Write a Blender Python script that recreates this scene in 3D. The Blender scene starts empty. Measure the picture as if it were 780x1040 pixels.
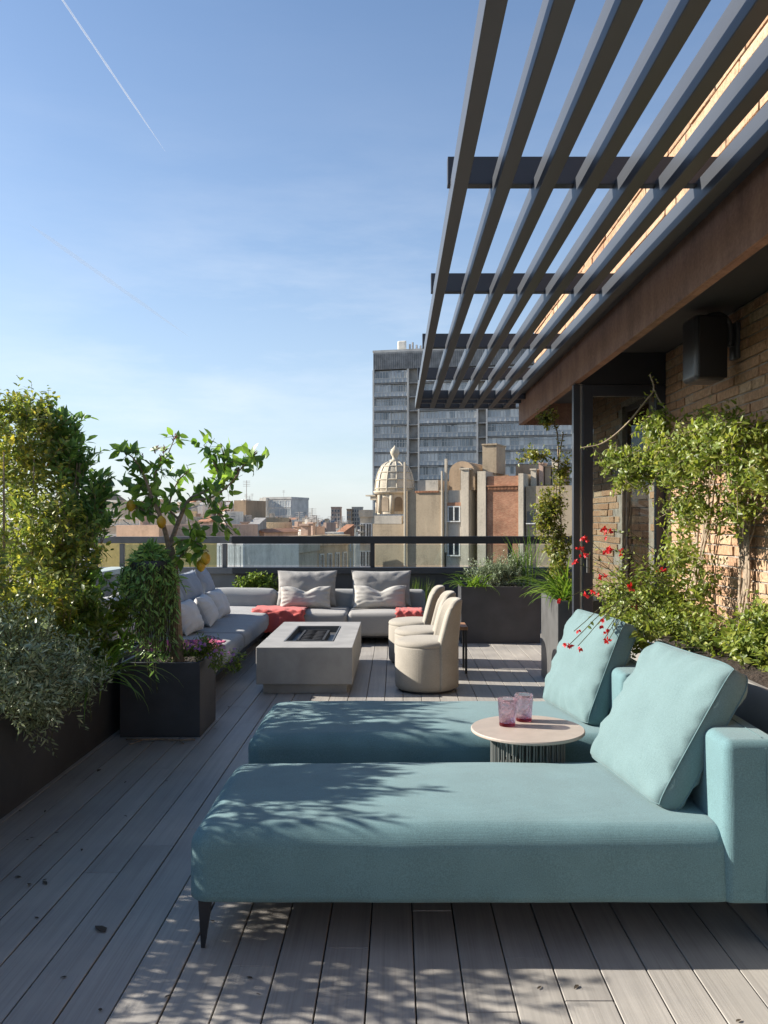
import bpy, math, random
import numpy as np
from mathutils import Vector, Matrix, Euler, noise as mnoise
random.seed(7); rng = np.random.default_rng(7)
R = math.radians
sc = bpy.context.scene
COL = sc.collection
EYE = 1.41; F = 860.0; VX = 402.0; VY = 528.0

def at(x, y, Y):
    """point at depth Y (metres) for a bearing measured on the survey photograph"""
    return Vector(((x - VX) * Y / F, Y, EYE - (y - VY) * Y / F))

# ------------------------------------------------------------------ materials
MATS = {}
def srgb(r, g, b):
    f = lambda c: ((c / 255 + .055) / 1.055) ** 2.4 if c > 10 else c / 255 / 12.92
    return (f(r), f(g), f(b), 1)
def newmat(name):
    m = bpy.data.materials.new(name); m.use_nodes = True
    nt = m.node_tree; nt.nodes.clear()
    out = nt.nodes.new('ShaderNodeOutputMaterial')
    MATS[name] = m
    return m, nt, out
def N(nt, typ, **kw):
    n = nt.nodes.new(typ)
    for k, v in kw.items():
        if k in n.inputs.keys() if isinstance(k, str) else False: n.inputs[k].default_value = v
        else: setattr(n, k, v)
    return n
def L(nt, a, b): nt.links.new(a, b)
def ramp(nt, fac, stops):
    r = nt.nodes.new('ShaderNodeValToRGB'); el = r.color_ramp.elements
    while len(el) < len(stops): el.new(.5)
    for e, (p, c) in zip(el, stops):
        e.position = p; e.color = c if len(c) == 4 else (*c, 1)
    L(nt, fac, r.inputs[0]); return r.outputs[0]
def coords(nt, scale=(1, 1, 1), kind='Object'):
    tc = nt.nodes.new('ShaderNodeTexCoord'); mp = nt.nodes.new('ShaderNodeMapping')
    mp.inputs['Scale'].default_value = scale
    L(nt, tc.outputs[kind], mp.inputs[0]); return mp.outputs[0]
def noise(nt, vec, scale, detail=4, rough=.55):
    n = nt.nodes.new('ShaderNodeTexNoise'); n.inputs['Scale'].default_value = scale
    n.inputs['Detail'].default_value = detail; n.inputs['Roughness'].default_value = rough
    L(nt, vec, n.inputs['Vector']); return n.outputs['Fac']
def math_(nt, op, a, b=None):
    m = nt.nodes.new('ShaderNodeMath'); m.operation = op
    for i, v in enumerate((a, b)):
        if v is None: continue
        if hasattr(v, 'links') or hasattr(v, 'is_linked'): L(nt, v, m.inputs[i])
        else: m.inputs[i].default_value = v
    return m.outputs[0]
def mixc(nt, fac, a, b, mode='MIX'):
    m = nt.nodes.new('ShaderNodeMix'); m.data_type = 'RGBA'; m.blend_type = mode
    for sock, v in ((m.inputs[0], fac), (m.inputs[6], a), (m.inputs[7], b)):
        if hasattr(v, 'is_linked'): L(nt, v, sock)
        else: sock.default_value = v
    return m.outputs[2]
def bump(nt, h, strength=.3, dist=.01):
    b = nt.nodes.new('ShaderNodeBump'); b.inputs['Strength'].default_value = strength
    b.inputs['Distance'].default_value = dist; L(nt, h, b.inputs['Height']); return b.outputs[0]
def pbsdf(nt, out, col=None, rough=.6, metal=0., normal=None, spec=.5):
    p = nt.nodes.new('ShaderNodeBsdfPrincipled')
    if col is not None:
        if hasattr(col, 'is_linked'): L(nt, col, p.inputs['Base Color'])
        else: p.inputs['Base Color'].default_value = col
    if hasattr(rough, 'is_linked'): L(nt, rough, p.inputs['Roughness'])
    else: p.inputs['Roughness'].default_value = rough
    p.inputs['Metallic'].default_value = metal
    p.inputs['Specular IOR Level'].default_value = spec
    if normal is not None: L(nt, normal, p.inputs['Normal'])
    L(nt, p.outputs[0], out.inputs[0]); return p
def plain(name, c, rough=.6, metal=0., var=.25, scale=6., bmp=.1, bscale=60., spec=.5, dist=.004):
    """surface with soft blotchy variation and fine bump"""
    m, nt, out = newmat(name)
    v = coords(nt); n = noise(nt, v, scale, 6)
    d = tuple(x * (1 - var) for x in c[:3]) + (1,); l = tuple(min(1, x * (1 + var)) for x in c[:3]) + (1,)
    col = ramp(nt, n, [(.3, d), (.7, l)])
    nb = noise(nt, v, bscale, 3)
    pbsdf(nt, out, col, rough, metal, bump(nt, nb, bmp, dist), spec)
    return m
def fabric(name, c, weave=420., var=.1, rough=.9, wr=.35):
    m, nt, out = newmat(name)
    v = coords(nt)
    w1 = nt.nodes.new('ShaderNodeTexWave'); w1.inputs['Scale'].default_value = weave / 6.28; w1.bands_direction = 'X'; L(nt, v, w1.inputs[0])
    w2 = nt.nodes.new('ShaderNodeTexWave'); w2.inputs['Scale'].default_value = weave / 6.28; w2.bands_direction = 'Y'; L(nt, v, w2.inputs[0])
    w3 = nt.nodes.new('ShaderNodeTexWave'); w3.inputs['Scale'].default_value = weave / 6.28; w3.bands_direction = 'Z'; L(nt, v, w3.inputs[0])
    ws = math_(nt, 'ADD', math_(nt, 'ADD', w1.outputs['Fac'], w2.outputs['Fac']), w3.outputs['Fac'])
    mel = noise(nt, v, 260, 2)
    big = noise(nt, v, 5, 5)
    d = tuple(x * (1 - var) for x in c[:3]) + (1,); l = tuple(min(1, x * (1 + var)) for x in c[:3]) + (1,)
    fac = math_(nt, 'ADD', math_(nt, 'MULTIPLY', mel, .65), math_(nt, 'MULTIPLY', big, .35))
    col = ramp(nt, fac, [(.35, d), (.65, l)])
    hh = math_(nt, 'ADD', math_(nt, 'MULTIPLY', ws, .12), math_(nt, 'MULTIPLY', noise(nt, v, 14, 3), wr * 2))
    p = pbsdf(nt, out, col, rough, 0, bump(nt, hh, .35, .006), .25)
    p.inputs['Sheen Weight'].default_value = .15
    return m
def leafmat(name, stops, rough=.42, trans=.42, spec=.5):
    m, nt, out = newmat(name)
    g = nt.nodes.new('ShaderNodeNewGeometry')
    v = coords(nt)
    fac = math_(nt, 'ADD', math_(nt, 'MULTIPLY', g.outputs['Random Per Island'], .75), math_(nt, 'MULTIPLY', noise(nt, v, 3.5, 2), .5))
    fac = math_(nt, 'SUBTRACT', fac, .12)
    col = ramp(nt, fac, stops)
    p = nt.nodes.new('ShaderNodeBsdfPrincipled'); L(nt, col, p.inputs['Base Color'])
    p.inputs['Roughness'].default_value = rough; p.inputs['Specular IOR Level'].default_value = spec
    t = nt.nodes.new('ShaderNodeBsdfTranslucent')
    L(nt, mixc(nt, 1., col, (1.2, 1.25, .75, 1), 'MULTIPLY'), t.inputs[0])
    mx = nt.nodes.new('ShaderNodeMixShader'); mx.inputs[0].default_value = trans
    L(nt, p.outputs[0], mx.inputs[1]); L(nt, t.outputs[0], mx.inputs[2]); L(nt, mx.outputs[0], out.inputs[0])
    return m
def paneglass(name, tint=(.9, .95, .95, 1), refl=1.45, rough=.0):
    m, nt, out = newmat(name)
    t = nt.nodes.new('ShaderNodeBsdfTransparent'); t.inputs[0].default_value = tint
    g = nt.nodes.new('ShaderNodeBsdfGlossy'); g.inputs['Roughness'].default_value = rough
    fr = nt.nodes.new('ShaderNodeFresnel'); fr.inputs[0].default_value = refl
    mx = nt.nodes.new('ShaderNodeMixShader'); L(nt, fr.outputs[0], mx.inputs[0])
    L(nt, t.outputs[0], mx.inputs[1]); L(nt, g.outputs[0], mx.inputs[2]); L(nt, mx.outputs[0], out.inputs[0])
    return m

def make_materials():
    # deck boards
    m, nt, out = newmat('deck')
    g = nt.nodes.new('ShaderNodeNewGeometry'); v = coords(nt, (42, 1.3, 1)); v2 = coords(nt, (170, 2.2, 1)); v3 = coords(nt)
    comb = nt.nodes.new('ShaderNodeVectorMath'); comb.operation = 'ADD'
    sc_ = nt.nodes.new('ShaderNodeVectorMath'); sc_.operation = 'SCALE'; sc_.inputs[0].default_value = (37, 91, 13); L(nt, g.outputs['Random Per Island'], sc_.inputs['Scale'])
    L(nt, v, comb.inputs[0]); L(nt, sc_.outputs[0], comb.inputs[1])
    n1 = noise(nt, comb.outputs[0], 1., 5, .6); n2 = noise(nt, v2, 1., 2, .5); n3 = noise(nt, v3, 2.3, 5, .6)
    fac = math_(nt, 'ADD', math_(nt, 'MULTIPLY', n1, .55), math_(nt, 'MULTIPLY', n2, .45))
    c1 = ramp(nt, fac, [(.25, (.265, .248, .224)), (.5, (.355, .335, .305)), (.75, (.42, .397, .362))])
    isl = math_(nt, 'MULTIPLY_ADD', g.outputs['Random Per Island'], .16); isl.node.inputs[2].default_value = .92
    c2 = mixc(nt, 1., c1, isl, 'MULTIPLY')
    c3 = mixc(nt, 1., c2, ramp(nt, n3, [(.3, (.8, .8, .82)), (.7, (1.08, 1.07, 1.05))]), 'MULTIPLY')
    ro = math_(nt, 'MULTIPLY_ADD', n3, .25); ro.node.inputs[2].default_value = .38
    pbsdf(nt, out, c3, ro, 0, bump(nt, fac, .35, .003), .45)
    # bricks
    def brickmat(name, stops):
        m, nt, out = newmat(name)
        g = nt.nodes.new('ShaderNodeNewGeometry'); v = coords(nt)
        base = ramp(nt, g.outputs['Random Per Island'], stops)
        n1 = noise(nt, v, 38, 6, .65); n2 = noise(nt, v, 9, 4)
        c = mixc(nt, 1., base, ramp(nt, n1, [(.3, (.62, .6, .57)), (.6, (1.08, 1.06, 1.02))]), 'MULTIPLY')
        c = mixc(nt, math_(nt, 'MULTIPLY', ramp(nt, n2, [(.5, (0, 0, 0)), (.75, (1, 1, 1))]), .35), c, (.42, .36, .29, 1))
        vo = nt.nodes.new('ShaderNodeTexVoronoi'); vo.inputs['Scale'].default_value = 70; L(nt, v, vo.inputs['Vector'])
        h = math_(nt, 'ADD', n1, math_(nt, 'MULTIPLY', vo.outputs['Distance'], .35))
        pbsdf(nt, out, c, .92, 0, bump(nt, h, .7, .009), .2)
    brickmat('brick', [(0, (.345, .21, .135)), (.25, (.425, .272, .175)), (.5, (.47, .315, .208)), (.75, (.39, .228, .142)), (1, (.49, .365, .255))])
    plain('mortar', (.30, .265, .225, 1), .95, var=.3, scale=14, bmp=.6, bscale=90)
    # rust steel fascia
    m, nt, out = newmat('rust')
    v = coords(nt); vs = coords(nt, (1, 1, .28)); n1 = noise(nt, v, 2.2, 6, .65); n2 = noise(nt, v, 45, 5, .7); n4 = noise(nt, vs, 9, 5, .6)
    fac = math_(nt, 'ADD', math_(nt, 'MULTIPLY', n1, .45), math_(nt, 'ADD', math_(nt, 'MULTIPLY', n2, .3), math_(nt, 'MULTIPLY', n4, .3)))
    c = ramp(nt, fac, [(.38, (.145, .086, .062)), (.52, (.255, .148, .104)), (.66, (.36, .222, .155))])
    pbsdf(nt, out, c, .72, .15, bump(nt, n2, .4, .003), .35)
    plain('anthracite', (.030, .034, .045, 1), .36, .0, .12, 3, .05, 200)
    plain('pergola_paint', (.052, .057, .067, 1), .38, .0, .1, 2, .04, 160)
    plain('soffit', (.055, .057, .06, 1), .6, 0, .2, 2, .1, 30)
    plain('black_metal', (.022, .023, .026, 1), .42, .2, .2, 8, .05, 200)
    plain('dark_planter', (.042, .043, .048, 1), .55, 0, .22, 5, .25, 180)
    plain('steel_strip', (.42, .43, .45, 1), .3, .6, .1)
    plain('zinc', (.13, .13, .128, 1), .42, .35, .18, 7, .08, 60)
    plain('fibre_cement', (.20, .193, .18, 1), .8, 0, .12, 4, .2, 120)
    plain('concrete', (.315, .308, .295, 1), .68, 0, .16, 5, .2, 110)
    plain('coping', (.36, .42, .41, 1), .8, 0, .15, 5, .2, 80)
    plain('parapet', (.16, .165, .17, 1), .75, 0, .2, 3, .2, 60)
    plain('burner', (.018, .018, .02, 1), .7, 0, .3, 30, .5, 90)
    plain('soil', (.04, .028, .02, 1), .95, 0, .5, 40, .9, 70, dist=.02)
    plain('table_top', (.40, .335, .285, 1), .5, 0, .07, 20, .1, 200)
    plain('rod_green', (.15, .16, .155, 1), .4, .3, .1)
    plain('oak', (.32, .16, .075, 1), .55, 0, .3, 20, .1)
    fabric('teal', (.118, .212, .228, 1), 700, .2)
    fabric('teal_pillow', (.130, .200, .206, 1), 700, .13)
    fabric('teal_seam', (.10, .165, .175, 1), 700, .08)
    fabric('sofa_grey', (.29, .295, .295, 1), 700, .14)
    fabric('blue_grey', (.30, .33, .37, 1), 700, .12)
    fabric('cushion_grey', (.30, .29, .275, 1), 700, .12)
    fabric('cream', (.43, .41, .375, 1), 600, .12)
    fabric('white_cloth', (.62, .61, .59, 1), 600, .08)
    fabric('chair_cloth', (.31, .282, .238, 1), 260, .2, wr=.05)
    fabric('coral', (.50, .10, .09, 1), 500, .16)
    fabric('magenta', (.55, .035, .16, 1), 500, .2)
    # glass
    paneglass('pane', (.86, .91, .91, 1), 1.5); paneglass('door_pane', (.62, .66, .66, 1), 1.6)
    m, nt, out = newmat('tumbler')
    v = coords(nt); vo = nt.nodes.new('ShaderNodeTexVoronoi'); vo.inputs['Scale'].default_value = 75; L(nt, v, vo.inputs['Vector'])
    gl = nt.nodes.new('ShaderNodeBsdfGlass'); gl.inputs[0].default_value = (.97, .89, .93, 1); gl.inputs['IOR'].default_value = 1.45; gl.inputs['Roughness'].default_value = .03
    L(nt, bump(nt, vo.outputs['Distance'], .8, .006), gl.inputs['Normal'])
    tr = nt.nodes.new('ShaderNodeBsdfTransparent'); tr.inputs[0].default_value = (.96, .86, .90, 1)
    mx = nt.nodes.new('ShaderNodeMixShader'); mx.inputs[0].default_value = .55
    L(nt, tr.outputs[0], mx.inputs[1]); L(nt, gl.outputs[0], mx.inputs[2]); L(nt, mx.outputs[0], out.inputs[0])
    m, nt, out = newmat('tumbler_base')
    gl = nt.nodes.new('ShaderNodeBsdfGlass'); gl.inputs[0].default_value = (.85, .45, .48, 1); gl.inputs['IOR'].default_value = 1.45
    tr = nt.nodes.new('ShaderNodeBsdfTransparent'); tr.inputs[0].default_value = (.8, .38, .42, 1)
    mx = nt.nodes.new('ShaderNodeMixShader'); mx.inputs[0].default_value = .5
    L(nt, tr.outputs[0], mx.inputs[1]); L(nt, gl.outputs[0], mx.inputs[2]); L(nt, mx.outputs[0], out.inputs[0])
    # foliage
    leafmat('leaf_privet', [(.05, (0.090, 0.137, 0.046)), (.4, (0.225, 0.286, 0.072)), (.7, (0.391, 0.405, 0.082)), (.93, (0.632, 0.512, 0.105)), (1, (0.700, 0.301, 0.105))])
    leafmat('leaf_bay', [(.1, (0.085, 0.173, 0.059)), (.6, (0.191, 0.323, 0.095)), (1, (0.405, 0.569, 0.141))])
    leafmat('leaf_grey', [(.1, (0.162, 0.212, 0.128)), (.6, (0.340, 0.412, 0.268)), (1, (0.607, 0.679, 0.463))], trans=.2)
    leafmat('leaf_fresh', [(.1, (0.084, 0.143, 0.024)), (.6, (0.160, 0.235, 0.034)), (1, (0.286, 0.336, 0.059))])
    leafmat('leaf_lemon', [(.1, (0.074, 0.153, 0.036)), (.55, (0.164, 0.291, 0.057)), (1, (0.363, 0.509, 0.091))], .35)
    leafmat('leaf_trail', [(.1, (0.136, 0.272, 0.079)), (.6, (0.284, 0.485, 0.136)), (1, (0.541, 0.700, 0.228))], .4, .25)
    leafmat('leaf_strap', [(.1, (0.083, 0.167, 0.023)), (.6, (0.167, 0.277, 0.037)), (1, (0.352, 0.425, 0.093))], .35, .4)
    leafmat('leaf_vine', [(.05, (0.092, 0.136, 0.028)), (.45, (0.192, 0.253, 0.048)), (.8, (0.301, 0.333, 0.064)), (1, (0.457, 0.419, 0.129))])
    leafmat('leaf_climber', [(.1, (0.082, 0.127, 0.026)), (.6, (0.218, 0.237, 0.036)), (1, (0.437, 0.364, 0.073))])
    leafmat('leaf_tip', [(.1, (0.100, 0.030, 0.045)), (1, (0.200, 0.080, 0.100))])
    leafmat('petal_red', [(0, (0.500, 0.012, 0.020)), (1, (0.600, 0.030, 0.035))], .5, .3)
    leafmat('petal_purple', [(0, (0.280, 0.090, 0.380)), (1, (0.500, 0.250, 0.580))], .5, .35)
    leafmat('petal_yellow', [(0, (0.500, 0.360, 0.100)), (1, (0.600, 0.500, 0.250))], .5, .35)
    leafmat('leaf_dead', [(0, (0.030, 0.020, 0.015)), (.6, (0.060, 0.045, 0.030)), (1, (0.300, 0.250, 0.150))], .8, .1)
    plain('bark', (.24, .18, .125, 1), .9, 0, .4, 40, .6, 70)
    plain('stem_green', (.075, .075, .03, 1), .7, 0, .3, 20)
    plain('stem_dry', (.30, .235, .17, 1), .9, 0, .3, 30, .5, 80)
    m, nt, out = newmat('lemon')
    v = coords(nt); pbsdf(nt, out, ramp(nt, noise(nt, v, 12, 2), [(.35, (.55, .30, .02)), (.7, (.70, .48, .05))]), .4, 0, bump(nt, noise(nt, v, 150, 2), .3, .002))
    # speaker
    plain('speaker_body', (.06, .065, .072, 1), .3, 0, .1)
    m, nt, out = newmat('speaker_grille')
    v = coords(nt); vo = nt.nodes.new('ShaderNodeTexVoronoi'); vo.inputs['Scale'].default_value = 160; vo.inputs['Randomness'].default_value = 0; L(nt, v, vo.inputs['Vector'])
    pbsdf(nt, out, (.012, .012, .013, 1), .6, 0, bump(nt, vo.outputs['Distance'], .6, .003))
    # city
    for nm, c in (('stucco_beige', (.36, .29, .205)), ('stucco_cream', (.52, .455, .36)), ('stucco_white', (.72, .68, .60)), ('stucco_ochre', (.50, .40, .275)),
                  ('stucco_pink', (.45, .32, .25)), ('stucco_grey', (.42, .385, .33)), ('stucco_brown', (.36, .265, .18)), ('stone_dome', (.47, .42, .335)), ('stucco_yellow', (.60, .47, .19))):
        m, nt, out = newmat(nm)
        v = coords(nt); vz = coords(nt, (1.2, 1.2, .18)); n1 = noise(nt, v, .55, 6, .65); n2 = noise(nt, vz, 1.6, 5, .6); n3 = noise(nt, v, 7, 4)
        f = math_(nt, 'ADD', math_(nt, 'MULTIPLY', n1, .4), math_(nt, 'ADD', math_(nt, 'MULTIPLY', n2, .4), math_(nt, 'MULTIPLY', n3, .25)))
        col = ramp(nt, f, [(.36, tuple(x * .62 for x in c)), (.52, c), (.68, tuple(min(1, x * 1.18) for x in c))])
        pbsdf(nt, out, col, .93, 0, bump(nt, n3, .3, .03), .2)
    m, nt, out = newmat('city_brick')
    tc = coords(nt, (1, 1, 1)); sx = nt.nodes.new('ShaderNodeSeparateXYZ'); L(nt, tc, sx.inputs[0]); cx = nt.nodes.new('ShaderNodeCombineXYZ')
    L(nt, sx.outputs[0], cx.inputs[0]); L(nt, sx.outputs[2], cx.inputs[1])
    bt = nt.nodes.new('ShaderNodeTexBrick'); bt.inputs['Scale'].default_value = 3.2; bt.inputs['Color1'].default_value = (.40, .16, .085, 1); bt.inputs['Color2'].default_value = (.50, .25, .14, 1); bt.inputs['Mortar'].default_value = (.32, .24, .18, 1)
    bt.inputs['Mortar Size'].default_value = .03; L(nt, cx.outputs[0], bt.inputs['Vector'])
    n1 = noise(nt, tc, .8, 6, .65)
    pbsdf(nt, out, mixc(nt, 1., bt.outputs[0], ramp(nt, n1, [(.3, (.6, .6, .6)), (.65, (1.1, 1.1, 1.1))]), 'MULTIPLY'), .93, 0, None, .2)
    plain('roof_tile', (.33, .155, .085, 1), .9, 0, .35, 1.5, .4, 4, dist=.05)
    plain('roof_grey', (.27, .26, .25, 1), .9, 0, .3, 1.2, .3, 5, dist=.03)
    plain('city_window', (.045, .055, .065, 1), .12, 0, .5, .7, 0, 1)
    plain('city_shutter', (.20, .15, .10, 1), .7, 0, .4, .9, .2, 8)
    plain('white_frame', (.6, .6, .58, 1), .6)
    m, nt, out = newmat('tower_glass')
    v = coords(nt); g = nt.nodes.new('ShaderNodeNewGeometry'); oi = nt.nodes.new('ShaderNodeObjectInfo')
    mp = coords(nt, (1.0, .001, .33)); vo = nt.nodes.new('ShaderNodeTexVoronoi'); vo.inputs['Scale'].default_value = 1.0; vo.inputs['Randomness'].default_value = .25; vo.distance = 'CHEBYCHEV'; L(nt, mp, vo.inputs['Vector'])
    sp = nt.nodes.new('ShaderNodeSeparateColor'); L(nt, vo.outputs['Color'], sp.inputs[0])
    f = math_(nt, 'ADD', math_(nt, 'MULTIPLY', sp.outputs[0], .62), math_(nt, 'MULTIPLY', oi.outputs['Random'], .5))
    col = ramp(nt, f, [(.15, (.14, .16, .17)), (.4, (.31, .335, .345)), (.65, (.45, .47, .475)), (.95, (.66, .65, .61))])
    pbsdf(nt, out, col, .16, 0, None, .7)
    m, nt, out = newmat('tower_parapet')
    oi = nt.nodes.new('ShaderNodeObjectInfo'); v = coords(nt); n1 = noise(nt, v, 1.2, 3)
    f = math_(nt, 'ADD', math_(nt, 'MULTIPLY', oi.outputs['Random'], .6), math_(nt, 'MULTIPLY', n1, .4))
    pbsdf(nt, out, ramp(nt, f, [(.2, (.32, .35, .36)), (.55, (.43, .455, .46)), (.85, (.56, .575, .57))]), .35, 0, None, .5)
    plain('tower_frame', (.50, .49, .46, 1), .7, 0, .2, .4, 0, 1)
    plain('tower_dark', (.33, .315, .29, 1), .8, 0, .3, .6, 0, 1)
    plain('tower_louvre', (.24, .245, .245, 1), .7, 0, .3, .8, 0, 1)
    plain('asphalt', (.05, .05, .052, 1), .9, 0, .3, .05, .2, 1)
    plain('city_ground', (.17, .15, .125, 1), .95, 0, .4, .02, .2, 1)
    plain('curtain', (.45, .41, .35, 1), .9)
    m, nt, out = newmat('contrail')
    d = nt.nodes.new('ShaderNodeBsdfDiffuse'); d.inputs[0].default_value = (.95, .95, .95, 1); t = nt.nodes.new('ShaderNodeBsdfTransparent')
    tl = nt.nodes.new('ShaderNodeBsdfTranslucent'); tl.inputs[0].default_value = (.95, .95, .95, 1)
    ad = nt.nodes.new('ShaderNodeMixShader'); ad.inputs[0].default_value = .5; L(nt, d.outputs[0], ad.inputs[1]); L(nt, tl.outputs[0], ad.inputs[2])
    mx = nt.nodes.new('ShaderNodeMixShader'); mx.inputs[0].default_value = .30
    L(nt, t.outputs[0], mx.inputs[1]); L(nt, ad.outputs[0], mx.inputs[2]); L(nt, mx.outputs[0], out.inputs[0])
    f = MATS['contrail'].copy(); f.name = 'contrail_faint'; MATS['contrail_faint'] = f
    for n in f.node_tree.nodes:
        if n.type == 'MIX_SHADER' and abs(n.inputs[0].default_value - .30) < 1e-4: n.inputs[0].default_value = .13
make_materials()

# ------------------------------------------------------------------ mesh helpers
class MB:
    def __init__(s): s.v = []; s.f = []
    def add(s, vs, fs):
        o = len(s.v); s.v.extend([tuple(v) for v in vs]); s.f.extend([tuple(i + o for i in f) for f in fs]); return s
    def box(s, x0, x1, y0, y1, z0, z1):
        vs = [(x, y, z) for z in (z0, z1) for y in (y0, y1) for x in (x0, x1)]
        return s.add(vs, [(0, 2, 3, 1), (4, 5, 7, 6), (0, 1, 5, 4), (2, 6, 7, 3), (0, 4, 6, 2), (1, 3, 7, 5)])
    def bbox(s, x0, x1, y0, y1, z0, z1, b=.004):
        """box with a chamfer of b on every edge"""
        v, f = rbox(x1 - x0, y1 - y0, z1 - z0, b, 0, 1)
        c = np.array([(x0 + x1) / 2, (y0 + y1) / 2, (z0 + z1) / 2]); return s.add(v + c, f)
    def tube(s, pts, rad, n=6, cap=True):
        pts = [Vector(p) for p in pts]
        if not hasattr(rad, '__len__'): rad = [rad] * len(pts)
        vs = []; fs = []; ref = None
        for i, p in enumerate(pts):
            d = (pts[min(i + 1, len(pts) - 1)] - pts[max(i - 1, 0)])
            d = d.normalized() if d.length > 1e-9 else Vector((0, 0, 1))
            if ref is None: ref = Vector((1, 0, 0)) if abs(d.x) < .8 else Vector((0, 1, 0))
            a = (ref - d * ref.dot(d)).normalized(); b = d.cross(a); ref = a
            for k in range(n):
                t = 2 * math.pi * k / n; vs.append(p + (a * math.cos(t) + b * math.sin(t)) * rad[i])
        for i in range(len(pts) - 1):
            for k in range(n):
                fs.append((i * n + k, i * n + (k + 1) % n, (i + 1) * n + (k + 1) % n, (i + 1) * n + k))
        if cap: fs.append(tuple(range(n))[::-1]); fs.append(tuple((len(pts) - 1) * n + k for k in range(n)))
        return s.add(vs, fs)
    def lathe(s, prof, c=(0, 0, 0), n=48, close=False):
        vs = []; fs = []
        for r, z in prof:
            for k in range(n):
                t = 2 * math.pi * k / n; vs.append((c[0] + r * math.cos(t), c[1] + r * math.sin(t), c[2] + z))
        for i in range(len(prof) - 1):
            for k in range(n): fs.append((i * n + k, i * n + (k + 1) % n, (i + 1) * n + (k + 1) % n, (i + 1) * n + k))
        if not close: fs.append(tuple(range(n))[::-1]); fs.append(tuple((len(prof) - 1) * n + k for k in range(n)))
        else:
            for k in range(n): fs.append(((len(prof) - 1) * n + k, (len(prof) - 1) * n + (k + 1) % n, (k + 1) % n, k))
        return s.add(vs, fs)
    def build(s, name, mat, parent=None, smooth=False):
        me = bpy.data.meshes.new(name)
        v = s.v
        if parent is not None:
            o3 = np.array(parent_origin(parent)); v = (np.array(v) - o3)
        me.from_pydata([tuple(map(float, p)) for p in v], [], s.f); me.update()
        if smooth: me.polygons.foreach_set('use_smooth', [True] * len(me.polygons))
        o = bpy.data.objects.new(name, me); COL.objects.link(o)
        me.materials.append(MATS[mat])
        if parent is not None: o.parent = parent
        return o
ORI = {}
def parent_origin(p):
    return ORI.get(p.name, (0, 0, 0))
def rbox(sx, sy, sz, r, interior=8, k=3, deform=None):
    """rounded box as one closed grid surface, centred"""
    hs = (sx / 2, sy / 2, sz / 2)
    def axis(h):
        e = [h - r + r * math.tan(math.pi / 4 * i / k) for i in range(k + 1)] if r > 0 else [h]
        m = max(1, int(interior * h / max(hs))) if interior else 0
        inn = [-(h - r) + 2 * (h - r) * i / (m + 1) for i in range(1, m + 1)] if m else []
        return [-x for x in e[::-1]] + inn + e
    ax = [axis(h) for h in hs]
    key = {}; vs = []; fs = []
    def vert(p):
        q = (round(p[0], 6), round(p[1], 6), round(p[2], 6))
        if q in key: return key[q]
        inner = [max(-(h - r), min(h - r, c)) for c, h in zip(p, hs)]
        d = Vector([a - b for a, b in zip(p, inner)])
        d = d.normalized() * r if d.length > 1e-9 else d
        key[q] = len(vs); vs.append([inner[i] + d[i] for i in range(3)]); return key[q]
    for a in range(3):
        b, c = (a + 1) % 3, (a + 2) % 3
        for sgn in (-1, 1):
            for i in range(len(ax[b]) - 1):
                for j in range(len(ax[c]) - 1):
                    q = []
                    for (ii, jj) in ((i, j), (i + 1, j), (i + 1, j + 1), (i, j + 1)):
                        p = [0, 0, 0]; p[a] = sgn * hs[a]; p[b] = ax[b][ii]; p[c] = ax[c][jj]; q.append(vert(p))
                    fs.append(tuple(q if sgn > 0 else q[::-1]))
    vs = np.array(vs)
    if deform is not None: vs = np.array([deform(Vector(v)) for v in vs])
    return vs, fs
def soft(x0, x1, y0, y1, z0, z1, r, interior=14, puff=.02, wr=.004, seed=0, sides=.008):
    """upholstered block: rounded, crowned on top, faintly uneven"""
    c = Vector(((x0 + x1) / 2, (y0 + y1) / 2, (z0 + z1) / 2)); hx, hy, hz = (x1 - x0) / 2, (y1 - y0) / 2, (z1 - z0) / 2
    def d(v):
        u, w, t = v.x / hx, v.y / hy, v.z / hz
        o = v.copy()
        o.z += puff * (1 - u * u) * (1 - w * w) * (1 if t > 0 else .1) * abs(t)
        o.x += sides * u * (1 - w * w) * (1 - t * t); o.y += sides * w * (1 - u * u) * (1 - t * t)
        n = mnoise.noise_vector((v + c) * 3.1 + Vector((seed, 0, 0))) * wr
        return o + n + c
    return rbox(x1 - x0, y1 - y0, z1 - z0, r, interior, 4, d)
def empty(name, loc, rz=0.):
    o = bpy.data.objects.new(name, None); COL.objects.link(o); o.location = loc; o.rotation_euler = (0, 0, rz)
    o.empty_display_size = .1
    ORI[o.name] = tuple(loc); return o
def tag(o, label=None, cat=None, group=None, kind=None):
    if label: o['label'] = label
    if cat: o['category'] = cat
    if group: o['group'] = group
    if kind: o['kind'] = kind
    return o
def thing(name, label, cat, loc=(0, 0, 0), group=None): return tag(empty(name, loc), label, cat, group)
def sub(o, p):
    """hang mesh o (built with the same thing origin) under part p"""
    o.parent = p; return o
def copy_tree(o, parent=None):
    c = o.copy(); COL.objects.link(c)
    if parent is not None: c.parent = parent
    ORI[c.name] = ORI.get(o.name, (0, 0, 0))
    for ch in list(o.children): copy_tree(ch, c)
    return c

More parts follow.
